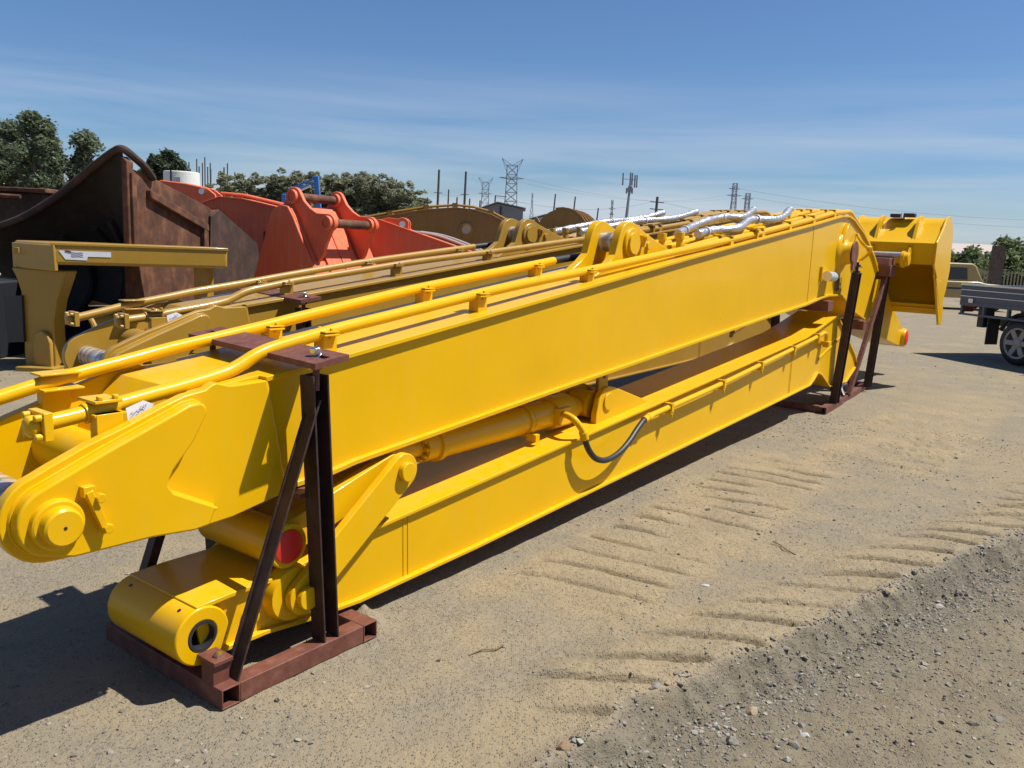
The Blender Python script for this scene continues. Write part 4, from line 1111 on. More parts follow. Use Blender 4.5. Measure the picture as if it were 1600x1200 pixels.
for s in (.5, 1.0, 1.6, 2.3):
    m_ = MB(); zt = 1.95-.25*s
    m_.tube([lp_(s, .06-.95*min(1, .08+s/1.1)*math.sin(math.pi*(.04+.94*k/8))**.8, .1+zt*k/8) for k in range(8)], .05, 6); m_.build('rib', HOLLOW_SHADE, rb)

# rusty deck with hoops at the far left
rd = empty('rusty_deck', (-8.6, 13.0, 0))
tag(rd, 'flat rusty steel deck with two curved lifting hoops at the left edge', 'steel deck')
m_ = MB(); m_.box((-1.8, -.6, .0), (1.6, 1.6, 2.05)); m_.build('body', RUSTD, rd, .02)
for k, z in enumerate((2.05,)):
    m_ = MB(); m_.box((-1.9, -.75, z), (1.75, 1.7, z+.06)); m_.build('deck_plate', RUST, rd, .01)
for k, (x, y) in enumerate(((.02, -.45), (.12, .1))):
    m_ = MB(); m_.tube([(x+.26*math.cos(R(a)), y, 2.11+.24*math.sin(R(a))) for a in range(0, 181, 15)], .05, 8); m_.build('lifting_hoop', RUSTD, rd)
m_ = MB(); m_.tube([(-1.2, -.80, 1.96), (.2, -.80, 2.0), (1.4, -.78, 1.98)], .03, 6); m_.build('edge_bar', RUST, rd)

# ================================================================== red bucket
redb = empty('bucket', (-3.67, 11.9, 0))
tag(redb, 'faded red excavator bucket with two pinned ears, beside the rusty loader bucket', 'bucket')
rq = Vector((.87, -.5, 0)); rw = Vector((.5, .87, 0))
def bp_(q, w, z): return tuple(rq*q+rw*w+Vector((0, 0, z)))
prof = [(.31, 1.97), (.42, 2.02), (.56, 2.0), (.66, 1.86), (.86, 1.50), (1.08, 1.12), (1.24, .80), (1.30, .45), (1.15, .15), (.85, .02), (-.45, .02)]
sidep = prof+[(-.55, .12), (-.10, 1.0), (.24, 1.90)]
for w_ in (.0, 1.32):
    slab3(MB(), sidep, bp_, w_, w_+.04).build('side_plate', RED, redb, .012)
n_ = len(prof); m_ = MB()
vs_ = [bp_(q, .0401, z) for q, z in prof]+[bp_(q, 1.3199, z) for q, z in prof]
inn = [(q-.035, z-.03) for q, z in prof]
vs_ += [bp_(q, .0401, z) for q, z in inn]+[bp_(q, 1.3199, z) for q, z in inn]
m_.add(vs_, [(i, i+1, n_+i+1, n_+i) for i in range(n_-1)]+[(2*n_+i, 3*n_+i, 3*n_+i+1, 2*n_+i+1) for i in range(n_-1)])
m_.build('shell', RED, redb, smooth=25)
for w_ in (.28, .60, 1.0):
    slab3(MB(), [(.68, 1.84), (.88, 1.48), (1.10, 1.11), (1.26, .80), (1.28, .80), (1.12, 1.12), (.90, 1.50), (.70, 1.86)], bp_, w_, w_+.30 if w_ < 1 else w_+.28).build('wear_strip', RED, redb, .004)
for w_ in (.12, .98):
    er = [(.34, 2.0)]+arc(.55, 2.13, .135, 185, 40, 8)+[(.74, 2.08), (.86, 1.98), (.98, 1.92), (1.10, 1.915)]+arc(1.18, 1.79, .125, 90, -60, 8)+[(1.16, 1.52), (1.10, 1.36), (1.02, 1.26), (.90, 1.45), (.60, 1.95)]
    e_ = slab3(MB(), er, bp_, w_, w_+.055).build('mounting_ear', RED, redb, .008)
    for (q, z) in ((.55, 2.13), (1.18, 1.79)):
        m_ = MB(); p_ = Vector(bp_(q, w_, z)); m_.lathe(p_, -rw, [(0, .10), (.05, .095), (.05, .06), (.03, .06), (.03, 0)], 24); m_.lathe(p_+rw*.055, rw, [(0, .10), (.05, .095), (.05, 0)], 24); m_.build('ear_boss', RED, e_, smooth=30)
for (q, z) in ((.55, 2.13), (1.18, 1.79)):
    MB().cyl(bp_(q, .22, z), bp_(q, .93, z), .062, seg=20).build('pin', RUST, redb)

# red boom behind it
rbm = empty('excavator_boom', (-4.0, 14.0, -.08))
tag(rbm, 'faded red excavator boom lying between the rusty bucket and the red bucket', 'boom')
bp2 = [(-1.55, .9), (-1.42, 1.62), (-1.28, 1.98), (-1.12, 2.15), (-.86, 2.25), (-.5, 2.235), (.0, 2.14), (.7, 2.0), (1.5, 1.82), (2.2, 1.62), (2.2, 1.2), (.8, 1.2), (-.4, 1.0)]
for a in (-.25, .25):
    MB().prism(bp2, a-.012, a+.012).build('web_plate', RED, rbm)
MB().strip([(x, z+.0) for x, z in bp2[1:10]], -.025, -.29, .29).build('top_plate', RED, rbm, .004)
MB().strip([(-1.55, .9), (-.4, 1.0), (.8, 1.2), (2.2, 1.2)], .025, -.29, .29).build('bottom_plate', RED, rbm, .004)
MB().lathe((-.92, -.262, 1.87), (0, -1, 0), [(0, .17), (.03, .16), (.05, .10), (.09, .095), (.09, 0)], 28).build('pivot_boss', RED, rbm)
MB().cyl((-.92, -.352, 1.87), (-.92, -.357, 1.87), .075, seg=20).build('end_cap', PAPER, rbm)
for yy in (-.2, -.08, .12):
    MB().tube([(x, yy, z+.05) for x, z in bp2[4:10]], .025, 8).build('hydraulic_pipe', RED, rbm)
MB().box((-.15, -.275, 1.55), (-.12, -.262, 1.72)).build('bracket', RUSTD, rbm)
# orange bracket further back
ob = empty('mounting_bracket', (-6.9, 18.0, 0))
tag(ob, 'orange-red twin-lug bracket with a steel pin below the white tank', 'bracket')
for y_, k in ((-.2, 0), (.2, .0)):
    MB().prism([(-.95, 1.2), (-.95, 2.42), (-.62, 2.60), (-.1, 2.56), (.35, 2.48), (.52, 2.36), (.60, 2.1), (.62, 1.2)], y_-.02, y_+.02).build('lug_plate', RED, ob, .02)
MB().prism([(-.9, 1.2), (-.9, 2.40), (-.60, 2.56), (-.25, 2.44), (.1, 2.25), (.5, 2.2), (.5, 1.2)], -.179, .179).build('body', RED, ob, .02)
MB().cyl((.26, -.30, 2.40), (.26, .30, 2.40), .06, seg=16).build('pin', STEEL, ob)

# red arm with steel pipes
ra = empty('dipper_arm', (-1.2, 12.9, 0))
tag(ra, 'dark red dipper arm with bare silver pipes behind the gold pipes', 'dipper arm')
ap = [(-1.2, .7), (-1.15, 1.86), (-.9, 1.90), (.1, 1.60), (1.1, 1.30), (1.9, 1.02), (1.9, .72)]
for a in (-.2, .2):
    MB().prism(ap, a-.012, a+.012).build('web_plate', RED, ra)
MB().strip(ap[1:6], -.025, -.24, .24).build('top_plate', RED, ra, .004)
MB().strip([(-1.2, .7), (1.9, .72)], .02, -.24, .24).build('bottom_plate', RED, ra, .004)
for y_ in (-.12, .10):
    e_ = MB().prism([(-1.0, 1.86)]+[(-.78, 1.93)]+arc(-.56, 1.84, .10, 130, -20, 7)+[(-.44, 1.72)], y_-.02, y_+.02).build('lug', RED, ra, .006)
MB().cyl((-.56, -.16, 1.84), (-.56, .15, 1.84), .045, seg=14).build('pin', STEEL, ra)
for k in range(2):
    MB().tube(smoothpath([(-.40+.1*k, -.10+.1*k, 1.74), (-.05+.1*k, -.1+.1*k, 1.70), (.35+.1*k, -.1+.1*k, 1.58), (1.0, -.1+.1*k, 1.36)], 5), .016, 8).build('steel_pipe', DULL, ra)

# ================================================================== brown boom and gold ribbed bucket
bb = empty('excavator_boom', (-.9, 16.6, 0))
tag(bb, 'brownish gold excavator boom arched behind the red bucket and gold pipes', 'boom')
bp3 = [(-2.4, .9), (-2.4, 1.88), (-1.6, 2.06), (-.9, 2.20), (-.35, 2.26), (.0, 2.24), (.35, 2.16), (.8, 1.96), (1.3, 1.68), (1.9, 1.30), (1.9, .8), (.6, .9), (-.4, 1.1)]
for a in (-.26, .26):
    MB().prism(bp3, a-.012, a+.012).build('web_plate', BROWN, bb)
MB().strip(bp3[1:10], -.025, -.30, .30).build('top_plate', BROWN, bb, .004)
MB().strip([(-2.4, .9), (-.4, 1.1), (.6, .9), (1.9, .8)], .025, -.30, .30).build('bottom_plate', BROWN, bb, .004)
MB().lathe((-.12, -.272, 1.84), (0, -1, 0), [(0, .16), (.02, .15), (.03, .115), (.03, 0)], 28).build('pivot_boss', BROWN, bb)
MB().cyl((-.12, -.303, 1.84), (-.12, -.308, 1.84), .08, seg=24).build('end_cap', PINKCAP, bb)
for yy in (-.22, -.10):
    MB().tube([(x, yy, z+.045) for x, z in bp3[1:9]], .022, 8).build('hydraulic_pipe', GOLD, bb)
for i in (2, 3, 4, 6):
    MB().box((bp3[i][0]-.05, -.25, bp3[i][1]), (bp3[i][0]+.05, -.06, bp3[i][1]+.08)).build('pipe_clamp', GOLD, bb)

gb = empty('bucket', (1.0, 20.0, 0))
tag(gb, 'brown-gold excavator bucket with ribbed rounded back, in the middle distance', 'bucket')
gq = Vector((.97, -.26, 0)); gw = Vector((.26, .97, 0))
def gp(q, w, z): return tuple(gq*q+gw*w+Vector((0, 0, z)))
gpf = arc(.0, 1.85, .62, 150, -60, 14)
gside = [(-.75, .9), (-.72, 1.95), (-.62, 2.28)]+gpf+[(.5, .9)]
for w_ in (0, 1.6): slab3(MB(), gside, gp, w_, w_+.04).build('side_plate', BROWN, gb, .01)
n_ = len(gpf)+1; pr = gpf+[(.5, .9)]; m_ = MB()
m_.add([gp(q, .03, z) for q, z in pr]+[gp(q, 1.6, z) for q, z in pr], [(i, i+1, n_+i+1, n_+i) for i in range(n_-1)]); m_.build('shell', GOLD, gb, smooth=40)
for w_ in (.0, .42, .84, 1.22, 1.58):
    po = [(q*1.07, 1.85+(z-1.85)*1.07) for q, z in gpf[3:]]; pi_ = [(q*1.0, z) for q, z in gpf[3:]]
    slab3(MB(), po+pi_[::-1], gp, w_, w_+.07).build('rib', BROWN, gb)
MB().bar(gp(-.25, -.05, 1.55), gp(-.10, -.05, 2.05), .12, .06).build('bracket', GOLD, gb, .01)
MB().cyl(gp(-.1, -.2, 1.70), gp(.55, -.4, 1.35), .06, seg=12).build('strut', GOLD, gb)

# white tank, blue jib
tk = empty('storage_tank', (-9.95, 25, 0)); tag(tk, 'white cylindrical tank with a square notice, behind the orange bracket', 'tank')
MB().cyl((0, 0, 0), (0, 0, 3.24), .50, seg=32).build('shell', plain('white_tank_paint', (.66, .66, .63), .6), tk, .02)
MB().box((-.02, -.515, 2.86), (.16, -.50, 3.06)).build('notice', plain('notice_grey', (.42, .41, .42), .6), tk)
MB().box((-.13, -.52, 2.6), (-.09, -.495, 3.24)).build('seam_strip', BLACK, tk)
bj = empty('crane_jib', (-7.7, 30, 0)); tag(bj, 'blue folding crane jib rising above the red bucket', 'crane')
BLUE = paint('blue_paint', (.03, .14, .46), rough=.4, dust=.2)
MB().bar((-.75, 0, 1.2), (-.62, 0, 2.95), .16, .16).build('mast', BLUE, bj, .02)
MB().bar((-.68, 0, 2.9), (.42, 0, 3.36), .10, .12, (0, 0, 1)).build('boom', BLUE, bj, .02)
MB().bar((-.5, .05, 3.12), (.50, .05, 3.58), .05, .06).build('upper_link', BLUE, bj, .01)
MB().bar((.50, 0, 3.62), (.66, 0, 1.6), .15, .18).build('jib_arm', BLUE, bj, .02)
MB().cyl((-.45, -.12, 2.9), (.35, -.12, 3.30), .05, seg=10).build('ram', STEEL, bj)

# ================================================================== ute (flat-tray pickup) at the right edge
def make_wheel(name, parent, loc_, r, w, side):
    h = empty(name, loc_, 0, parent)
    MB().lathe((-w/2, 0, 0), (1, 0, 0), [(0, r*.70), (0, r*.86), (.02, r*.96), (.05, r), (w-.05, r), (w-.02, r*.96), (w, r*.86), (w, r*.70), (w-.04, r*.66), (.04, r*.66), (0, r*.70)], 36, cap=False).build('tyre', RUBBER, h, smooth=30)
    x0 = side*(w/2-.03)
    MB().lathe((x0-side*.10, 0, 0), (side, 0, 0), [(0, 0), (0, r*.66), (.12, r*.70), (.13, r*.70), (.125, r*.62), (.03, r*.58), (.03, 0)], 32).build('rim', STEEL2, h, smooth=30)
    sp_ = MB()
    for k in range(6):
        t = k*math.pi/3
        sp_.bar((x0, .05*math.cos(t), .05*math.sin(t)), (x0+side*.012, r*.62*math.cos(t), r*.62*math.sin(t)), r*.24, .04, (1, 0, 0))
    sp_.lathe((x0-side*.02, 0, 0), (side, 0, 0), [(0, r*.22), (.05, r*.20), (.055, 0)], 18)
    sp_.build('spokes', STEEL2, h, .006)
    return h
STEEL2 = plain('alloy_wheel', (.30, .30, .30), .45, .5, .1, 30)
ALU = plain('grey_tray_metal', (.11, .125, .155), .5, .2, .12, 8)
WHITEP = paint('white_ute_paint', (.72, .72, .70), rough=.3, dust=.2)
GLASS = plain('dark_glass', (.03, .04, .05), .08, 0, .1)
hd = Vector((.30, -.954, 0)).normalized()
ute = empty('pickup_truck', (8.42, 13.78, 0), math.atan2(hd.y, hd.x)-math.pi/2)
tag(ute, 'flat-tray pickup with grey metal tray sides and alloy wheels, cut by the right edge', 'pickup truck')
# local: +y is forward, the side we see is +x ... keep both sides the same
S_ = 1 if (Matrix.Rotation(ute.rotation_euler.z, 3, 'Z') @ Vector((1, 0, 0))).x < 0 else -1
W_ = 1.78
xc = -S_*(W_/2-.11)
for y_ in (0, 3.05):
    for s_, x_ in ((S_, 0.0), (-S_, -S_*(W_-.22))):
        make_wheel('wheel', ute, (x_, y_, .365), .365, .23, s_)
tr = MB()
tx0, tx1 = xc-W_/2-.03, xc+W_/2+.03
MB().box((tx0, -1.25, .90), (tx1, 1.25, .97)).build('tray_floor', ALU, ute, .004)
for x_ in (tx0, tx1):
    sx_ = 1 if x_ > xc else -1
    sdp = MB().box((min(x_, x_-sx_*.03), -1.25, .97), (max(x_, x_-sx_*.03), 1.25, 1.27)).build('tray_side', ALU, ute, .006)
    m_ = MB()
    for z_ in (1.06, 1.17): m_.box((min(x_, x_+sx_*.012), -1.24, z_), (max(x_, x_+sx_*.012), 1.24, z_+.012))
    m_.box((min(x_-sx_*.02, x_+sx_*.02), -1.25, 1.255), (max(x_-sx_*.02, x_+sx_*.02), 1.25, 1.285)); m_.build('rail', STEEL, sdp)
    m_ = MB()
    for y_ in (-1.22, -.75, -.25, .35, .85, 1.18): m_.box((min(x_, x_-sx_*.06), y_, .74), (max(x_, x_-sx_*.06), y_+.04, .90))
    m_.box((min(x_, x_-sx_*.05), -1.25, .73), (max(x_, x_-sx_*.05), 1.25, .765)); m_.build('under_rail', ALU, ute)
MB().box((tx0+.03, -1.28, .97), (tx1-.03, -1.25, 1.27)).build('tailgate', ALU, ute, .004)
MB().box((tx0+.03, 1.25, .97), (tx1-.03, 1.29, 1.75)).build('headboard', ALU, ute, .01)
for x_ in (xc-.4, xc+.4): MB().box((x_-.05, -1.2, .58), (x_+.05, 4.0, .74)).build('chassis_rail', BLACK, ute)
MB().cyl((xc-.7, 0, .37), (xc+.7, 0, .37), .06, seg=12).build('axle', BLACK, ute)
MB().cyl((xc-.7, 3.05, .37), (xc+.7, 3.05, .37), .06, seg=12).build('axle', BLACK, ute)
for x_ in (-.0, -S_*(W_-.22)):
    MB().box((x_-.13, -.62, .27), (x_+.13, -.60, .76)).build('mudflap', RUBBER, ute)
    MB().box((x_-.12, -.85, .55), (x_+.12, -.72, .90)).build('tail_bracket', BLACK, ute, .01)
    m_ = MB(); m_.tube([(x_, .47*math.cos(R(a)), .37+.47*math.sin(R(a))) for a in range(15, 170, 12)], .04, 6); m_.build('mudguard', BLACK, ute)
cabp = [(1.36, .45), (1.36, 1.20), (1.50, 1.72), (2.05, 1.76), (2.55, 1.22), (3.55, 1.10), (3.85, .95), (3.85, .45)]
MB().prism(cabp, tx0+.08, tx1-.08, 'x').build('cab', WHITEP, ute, .05, seg=3)
for x_ in (tx0+.07, tx1-.07):
    MB().prism([(1.50, 1.25), (1.58, 1.62), (2.0, 1.65), (2.38, 1.25)], x_-.006, x_+.006, 'x').build('side_window', GLASS, ute)
m_ = MB(); m_.add([(tx0+.2, 2.10, 1.70), (tx1-.2, 2.10, 1.70), (tx1-.15, 2.50, 1.27), (tx0+.15, 2.50, 1.27)], [(0, 1, 2, 3)]); o_ = m_.build('windscreen', GLASS, ute, smooth=0); o_.location = (0, .035, .03)
TAILR = plain('red_lens', (.35, .02, .015), .3)
for s in (-1, 1): MB().box((xc+s*.70-.14, -1.30, .78), (xc+s*.70+.14, -1.265, .90)).build('tail_light', TAILR, ute, .01)
for x_ in (tx0, tx1):
    sx_ = 1 if x_ > xc else -1
    for y_ in (-1.0, 1.0): MB().box((min(x_, x_+sx_*.025), y_-.05, .955), (max(x_, x_+sx_*.025), y_+.05, 1.03)).build('side_latch', STEEL, ute, .004)
for s in (-1, 1): MB().box((xc+s*.62-.16, 3.84, .80), (xc+s*.62+.16, 3.875, .95)).build('headlight', TAPE, ute, .01)

# beige four-wheel drive parked in front of the fence
BEIGE = paint('beige_paint', (.40, .29, .11), rough=.45, dust=.3, var=.08)
bc = empty('off_road_car', (15.15, 30, 0), R(-4)); tag(bc, 'beige square-backed off-road car parked before the picket fence', 'car')
MB().prism([(-2.5, .42), (-2.5, 1.0), (.95, 1.0), (1.2, .95), (2.2, .90), (2.3, .42)], -.8, .8).build('body', BEIGE, bc, .05, seg=3)
MB().prism([(-2.45, .99), (-2.40, 1.60), (.66, 1.62), (.78, 1.56), (1.10, .99)], -.74, .74).build('cabin', BEIGE, bc, .04, seg=3)
for (a, b) in ((-.75, .55), (-1.75, -.85)):
    MB().prism([(a, 1.05), (a, 1.47), (b-.06, 1.47), (b, 1.05)], -.75, -.735).build('side_window', GLASS, bc)
m_ = MB(); m_.add([(.80, -.66, 1.47), (.80, .66, 1.47), (1.10, .7, 1.03), (1.10, -.7, 1.03)], [(0, 1, 2, 3)]); o_ = m_.build('windscreen', plain('sky_reflection_glass', (.25, .33, .42), .05), bc, smooth=0); o_.location = (.02, 0, .01)  # sky reflection painted into the pane's base colour
MB().box((-2.52, -.81, .72), (2.25, -.80, .78)).build('trim_strip', BLACK, bc)
for x_ in (-1.6, 1.5):
    for y_ in (-.70, .70):
        w_ = make_wheel('wheel', bc, (x_, y_, .36), .36, .22, 1); w_.rotation_euler = (0, 0, R(90 if y_ > 0 else -90))

# ================================================================== fence, post, wall, hedge on the right
FEN = plain('pale_fence_paint', (.30, .26, .17), .7)
fen = empty('picket_fence', (26, 42, 0)); tag(fen, 'pale tubular picket fence behind the parked vehicles at the right', 'fence')
pk = MB().box((-.025, -.025, .05), (.025, .025, 1.32)).build('picket', FEN, fen); pk.location = (-9, 0, 0)
for k in range(1, 110):
    c_ = pk.copy(); COL.objects.link(c_); c_.parent = fen; c_.location = (-9+k*.17, 0, 0)
for z_ in (.20, 1.20): MB().box((-9.1, -.05, z_), (9.8, -.026, z_+.05)).build('rail', FEN, fen)
for k in range(7): MB().box((-9.1+3*k, -.12, 0), (-9.0+3*k, -.055, 1.4)).build('fence_post', FEN, fen)
tp = MB().prism([(-.20, 0), (.20, 0), (.21, 2.3), (.05, 2.42), (-.19, 2.40)], -.18, .18).build('timber_post', rusty('weathered_timber', (.06, .04, .03), (.11, .075, .055), (.17, .12, .09), scale=6)); tp.location = (20.42, 36, 0)
tag(tp, 'thick dark timber post standing before the picket fence', 'post')
wl = MB().box((-14, -.15, 0), (24, .15, 2.2)).build('boundary_wall', plain('brown_wall', (.14, .11, .085), .9, 0, .2, 3)); wl.location = (32, 56, 0)
tag(wl, 'long low brown wall behind the hedge at the right', 'wall')
sh = MB(); sh.prism([(-25, 0), (-25, 2.2), (25, 7.4), (25, 0)], -62, 120, 'x'); sh_o = sh.build('warehouse', plain('pale_roofing', (.40, .33, .29), .8, 0, .06, .4), None, 0); sh_o.location = (128, 240, 0)
tag(sh_o, 'long pale pinkish warehouse roofline far beyond the hedge', 'warehouse')

# ================================================================== trees
def leaf_mat(name, a, b_):
    m, nt, b = mat_base(name); N = nt.nodes; L = nt.links
    geo = N.new('ShaderNodeNewGeometry'); cr_ = N.new('ShaderNodeValToRGB'); e = cr_.color_ramp.elements
    e[0].color = (*a, 1); e[1].color = (*b_, 1)
    L.new(geo.outputs['Random Per Island'], cr_.inputs[0]); L.new(cr_.outputs[0], b.inputs['Base Color'])
    b.inputs['Roughness'].default_value = .65; b.inputs['Specular IOR Level'].default_value = .3
    tr_ = N.new('ShaderNodeBsdfTranslucent'); L.new(cr_.outputs[0], tr_.inputs['Color'])
    ms = N.new('ShaderNodeMixShader'); ms.inputs[0].default_value = .38
    out = N['Material Output']; L.new(b.outputs[0], ms.inputs[1]); L.new(tr_.outputs[0], ms.inputs[2]); L.new(ms.outputs[0], out.inputs['Surface'])
    return m
LEAF_A = leaf_mat('eucalypt_leaves', (.10, .13, .075), (.165, .195, .115))
LEAF_B = leaf_mat('scrub_leaves', (.20, .21, .13), (.27, .275, .18))
LEAF_E = leaf_mat('grey_green_leaves', (.10, .125, .075), (.21, .235, .15))
LEAF_C = leaf_mat('dark_leaves', (.035, .055, .03), (.09, .115, .06))
LEAF_D = leaf_mat('hedge_leaves', (.10, .135, .055), (.21, .25, .11))
BARK = rusty('bark', (.06, .045, .035), (.12, .095, .075), (.2, .17, .14), scale=8)
def crown_mesh(name, blobs, n, size, mat, elong=1.8, droop=0.0):
    r_ = np.random.default_rng(abs(hash(name)) % 9999 if False else sum(map(ord, name)))
    w = np.array([b[3]**2.2 for b in blobs]); w /= w.sum()
    idx = r_.choice(len(blobs), n, p=w); B = np.array(blobs)[idx]
    d = r_.normal(size=(n, 3)); d /= np.linalg.norm(d, axis=1)[:, None]
    rad = r_.uniform(.25, 1, n)**.45*(1+.16*r_.normal(size=n))
    C = B[:, :3]+d*(B[:, 3]*rad)[:, None]*np.array([1, 1, .85])
    a = r_.normal(size=(n, 3)); a[:, 2] = a[:, 2]*.6-droop; a /= np.linalg.norm(a, axis=1)[:, None]
    b = np.cross(a, r_.normal(size=(n, 3))); b /= np.linalg.norm(b, axis=1)[:, None]+1e-9
    s = size*r_.uniform(.6, 1.4, n)
    A_ = a*(s*elong/2)[:, None]; B_ = b*(s/2)[:, None]
    V = np.stack([C-A_, C+B_*.9-A_*.1, C+A_, C-B_*.9-A_*.1], 1).reshape(-1, 3)
    F = np.arange(4*n).reshape(n, 4)
    me = bpy.data.meshes.new(name)
    me.vertices.add(len(V)); me.vertices.foreach_set('co', V.ravel())
    me.loops.add(F.size); me.loops.foreach_set('vertex_index', F.ravel())
    me.polygons.add(n); me.polygons.foreach_set('loop_start', np.arange(0, 4*n, 4)); me.polygons.foreach_set('loop_total', np.full(n, 4))
    me.update(); me.validate(); me.shade_flat(); me.materials.append(mat)
    return me
def trunk_mesh(name, H, r, blobs):
    m_ = MB(); top = Vector((.1, 0, H))
    m_.tube([(0, 0, -.1), (.05, .02, H*.35), (-.03, .05, H*.7), tuple(top)], r, 8, [r*1.15, r, r*.7, r*.3])
    for k, b in enumerate(blobs[:9]):
        z0 = H*(.35+.05*(k % 5)); m_.tube(smoothpath([(0, 0, z0), ((b[0])*.5, b[1]*.5, (z0+b[2])/2-.1), (b[0], b[1], b[2])], 3), r*.3, 6, None)
    o = m_.build(name, BARK); me = o.data; bpy.data.objects.remove(o); return me
def blobset(seed, H, spread, n, base=.35, rr=(.5, 1.0)):
    r_ = random.Random(seed); out = []
    for k in range(n):
        t = r_.uniform(base, 1); a = r_.uniform(0, 6.28); q = spread*math.sin(math.pi*min(.97, .18+.8*(t-base)/(1-base)))*r_.uniform(.2, 1)
        out.append((q*math.cos(a), q*math.sin(a), H*t, r_.uniform(*rr)))
    return out
def tree(name, loc_, cm, tm, label, group=None, sc=1.0, rz=0.0, szl=(1, 1, 1)):
    t = empty(name, loc_, rz); t.scale = (sc*szl[0], sc*szl[1], sc*szl[2]); tag(t, label, 'tree', group)
    for nm, me in (('trunk', tm), ('crown', cm)):
        if me is None: continue
        o = bpy.data.objects.new(nm, me); COL.objects.link(o); o.parent = t
    return t
# big eucalypts on the left
b1 = blobset(3, 6.4, 1.25, 40, .22, (.25, .6)); c1 = crown_mesh('crown_a', b1, 11000, .105, LEAF_A); t1 = trunk_mesh('trunk_a', 6.0, .2, b1)
b2 = blobset(8, 5.5, 1.25, 40, .18, (.25, .58)); c2 = crown_mesh('crown_b', b2, 10000, .105, LEAF_E); t2 = trunk_mesh('trunk_b', 5.2, .17, b2)
b3 = blobset(15, 6.2, 1.7, 44, .22, (.3, .65)); c3 = crown_mesh('crown_c', b3, 12000, .11, LEAF_A); t3 = trunk_mesh('trunk_c', 5.8, .2, b3)
tree('eucalyptus_tree', (-22.75, 40, 0), c1, t1, 'tall dark green tree, the taller crown behind the rusty deck', 'trees on the left', 1.02, .5)
tree('eucalyptus_tree', (-20.9, 41, 0), c2, t2, 'pale grey-green tree right of the tallest dark tree at the left', 'trees on the left', 1.04, 1.0)
tree('eucalyptus_tree', (-25.0, 42, 0), c3, t3, 'dark green tree at the very left edge of the photo', 'trees on the left', .98, 2.0)
tree('eucalyptus_tree', (-19.6, 46, 0), c2, t2, 'low green shrubby tree peeping over the rusty bucket rim', 'trees on the left', .70, 4.0)
tree('eucalyptus_tree', (-27.3, 50, 0), c3, t3, 'green tree filling the gap between the two left crowns, further back', 'trees on the left', .72, 5.0)
b4 = [(0, 0, 4.6, .55), (-.5, .1, 4.9, .45), (.55, 0, 4.75, .5), (.15, .2, 5.25, .45), (-.95, 0, 4.35, .38), (.9, .1, 4.3, .35), (-.2, 0, 4.1, .4)]
c4 = crown_mesh('crown_d', b4, 3600, .13, LEAF_C); t4 = trunk_mesh('trunk_d', 4.4, .1, b4)
tree('umbrella_tree', (-18.7, 45, 0), c4, t4, 'flat-topped dark tree between the rusty bucket and the white tank', None, 1.0, .6)
b5 = [(0, 0, 5.2, .5), (.2, 0, 4.8, .5), (-.25, 0, 4.7, .45)]
tree('round_tree', (-23.75, 60, 0), crown_mesh('crown_e', b5, 1200, .16, LEAF_C), trunk_mesh('trunk_e', 4.6, .1, b5), 'small round-headed tree right above the white tank', None, 1.0)
# scrub tree line
line = []
for k in range(4):
    bl = blobset(40+k, 5.6, 1.5, 26, .08, (.3, .62)); r9 = random.Random(90+k)
    bl += [(r9.uniform(-1.3, 1.3), r9.uniform(-1, 1), r9.uniform(5.0, 6.6), r9.uniform(.12, .32)) for _ in range(26)]
    line.append((crown_mesh('crown_line%d' % k, bl, 7500, .12, LEAF_B, 2.4, .0), trunk_mesh('trunk_line%d' % k, 5.6, .09, bl)))
rl = random.Random(5)
xs_ = [-24.6, -23.3, -22.3, -21.3, -20.1, -19.3, -18.2, -17.4, -16.3, -15.4, -14.6, -13.5, -12.7, -11.8, -10.9, -10.0, -9.1, -8.4]
hs_ = [.84, .90, .92, .94, .92, .97, 1.0, .97, 1.02, 1.0, 1.04, 1.04, 1.0, 1.02, .97, .92, .84, .78]
for k, (x_, h_) in enumerate(zip(xs_, hs_)):
    cm, tm = line[k % 4]
    tree('scrub_tree', (x_, 70+rl.uniform(-2, 2.5), 0), cm, tm, 'thin grey-green scrub tree in the far tree line behind the red and blue machines', 'scrub trees in the far line', h_*1.03, rl.uniform(0, 6), (1.25, 1.25, rl.uniform(.90, .98)))
for k, (x_, h_) in enumerate(zip([-26, -24, -22, -20, -18, -16, -14, -12, -10, -8], [.82, .85, .86, .88, .92, .92, .92, .92, .84, .66])):
    cm, tm = line[(k+1) % 4]
    tree('scrub_tree', (x_+.4, 75+rl.uniform(-1, 3), 0), cm, tm, 'thin grey-green scrub tree in the far tree line behind the red and blue machines', 'scrub trees in the far line', h_*.93, rl.uniform(0, 6), (1.5, 1.5, 1))
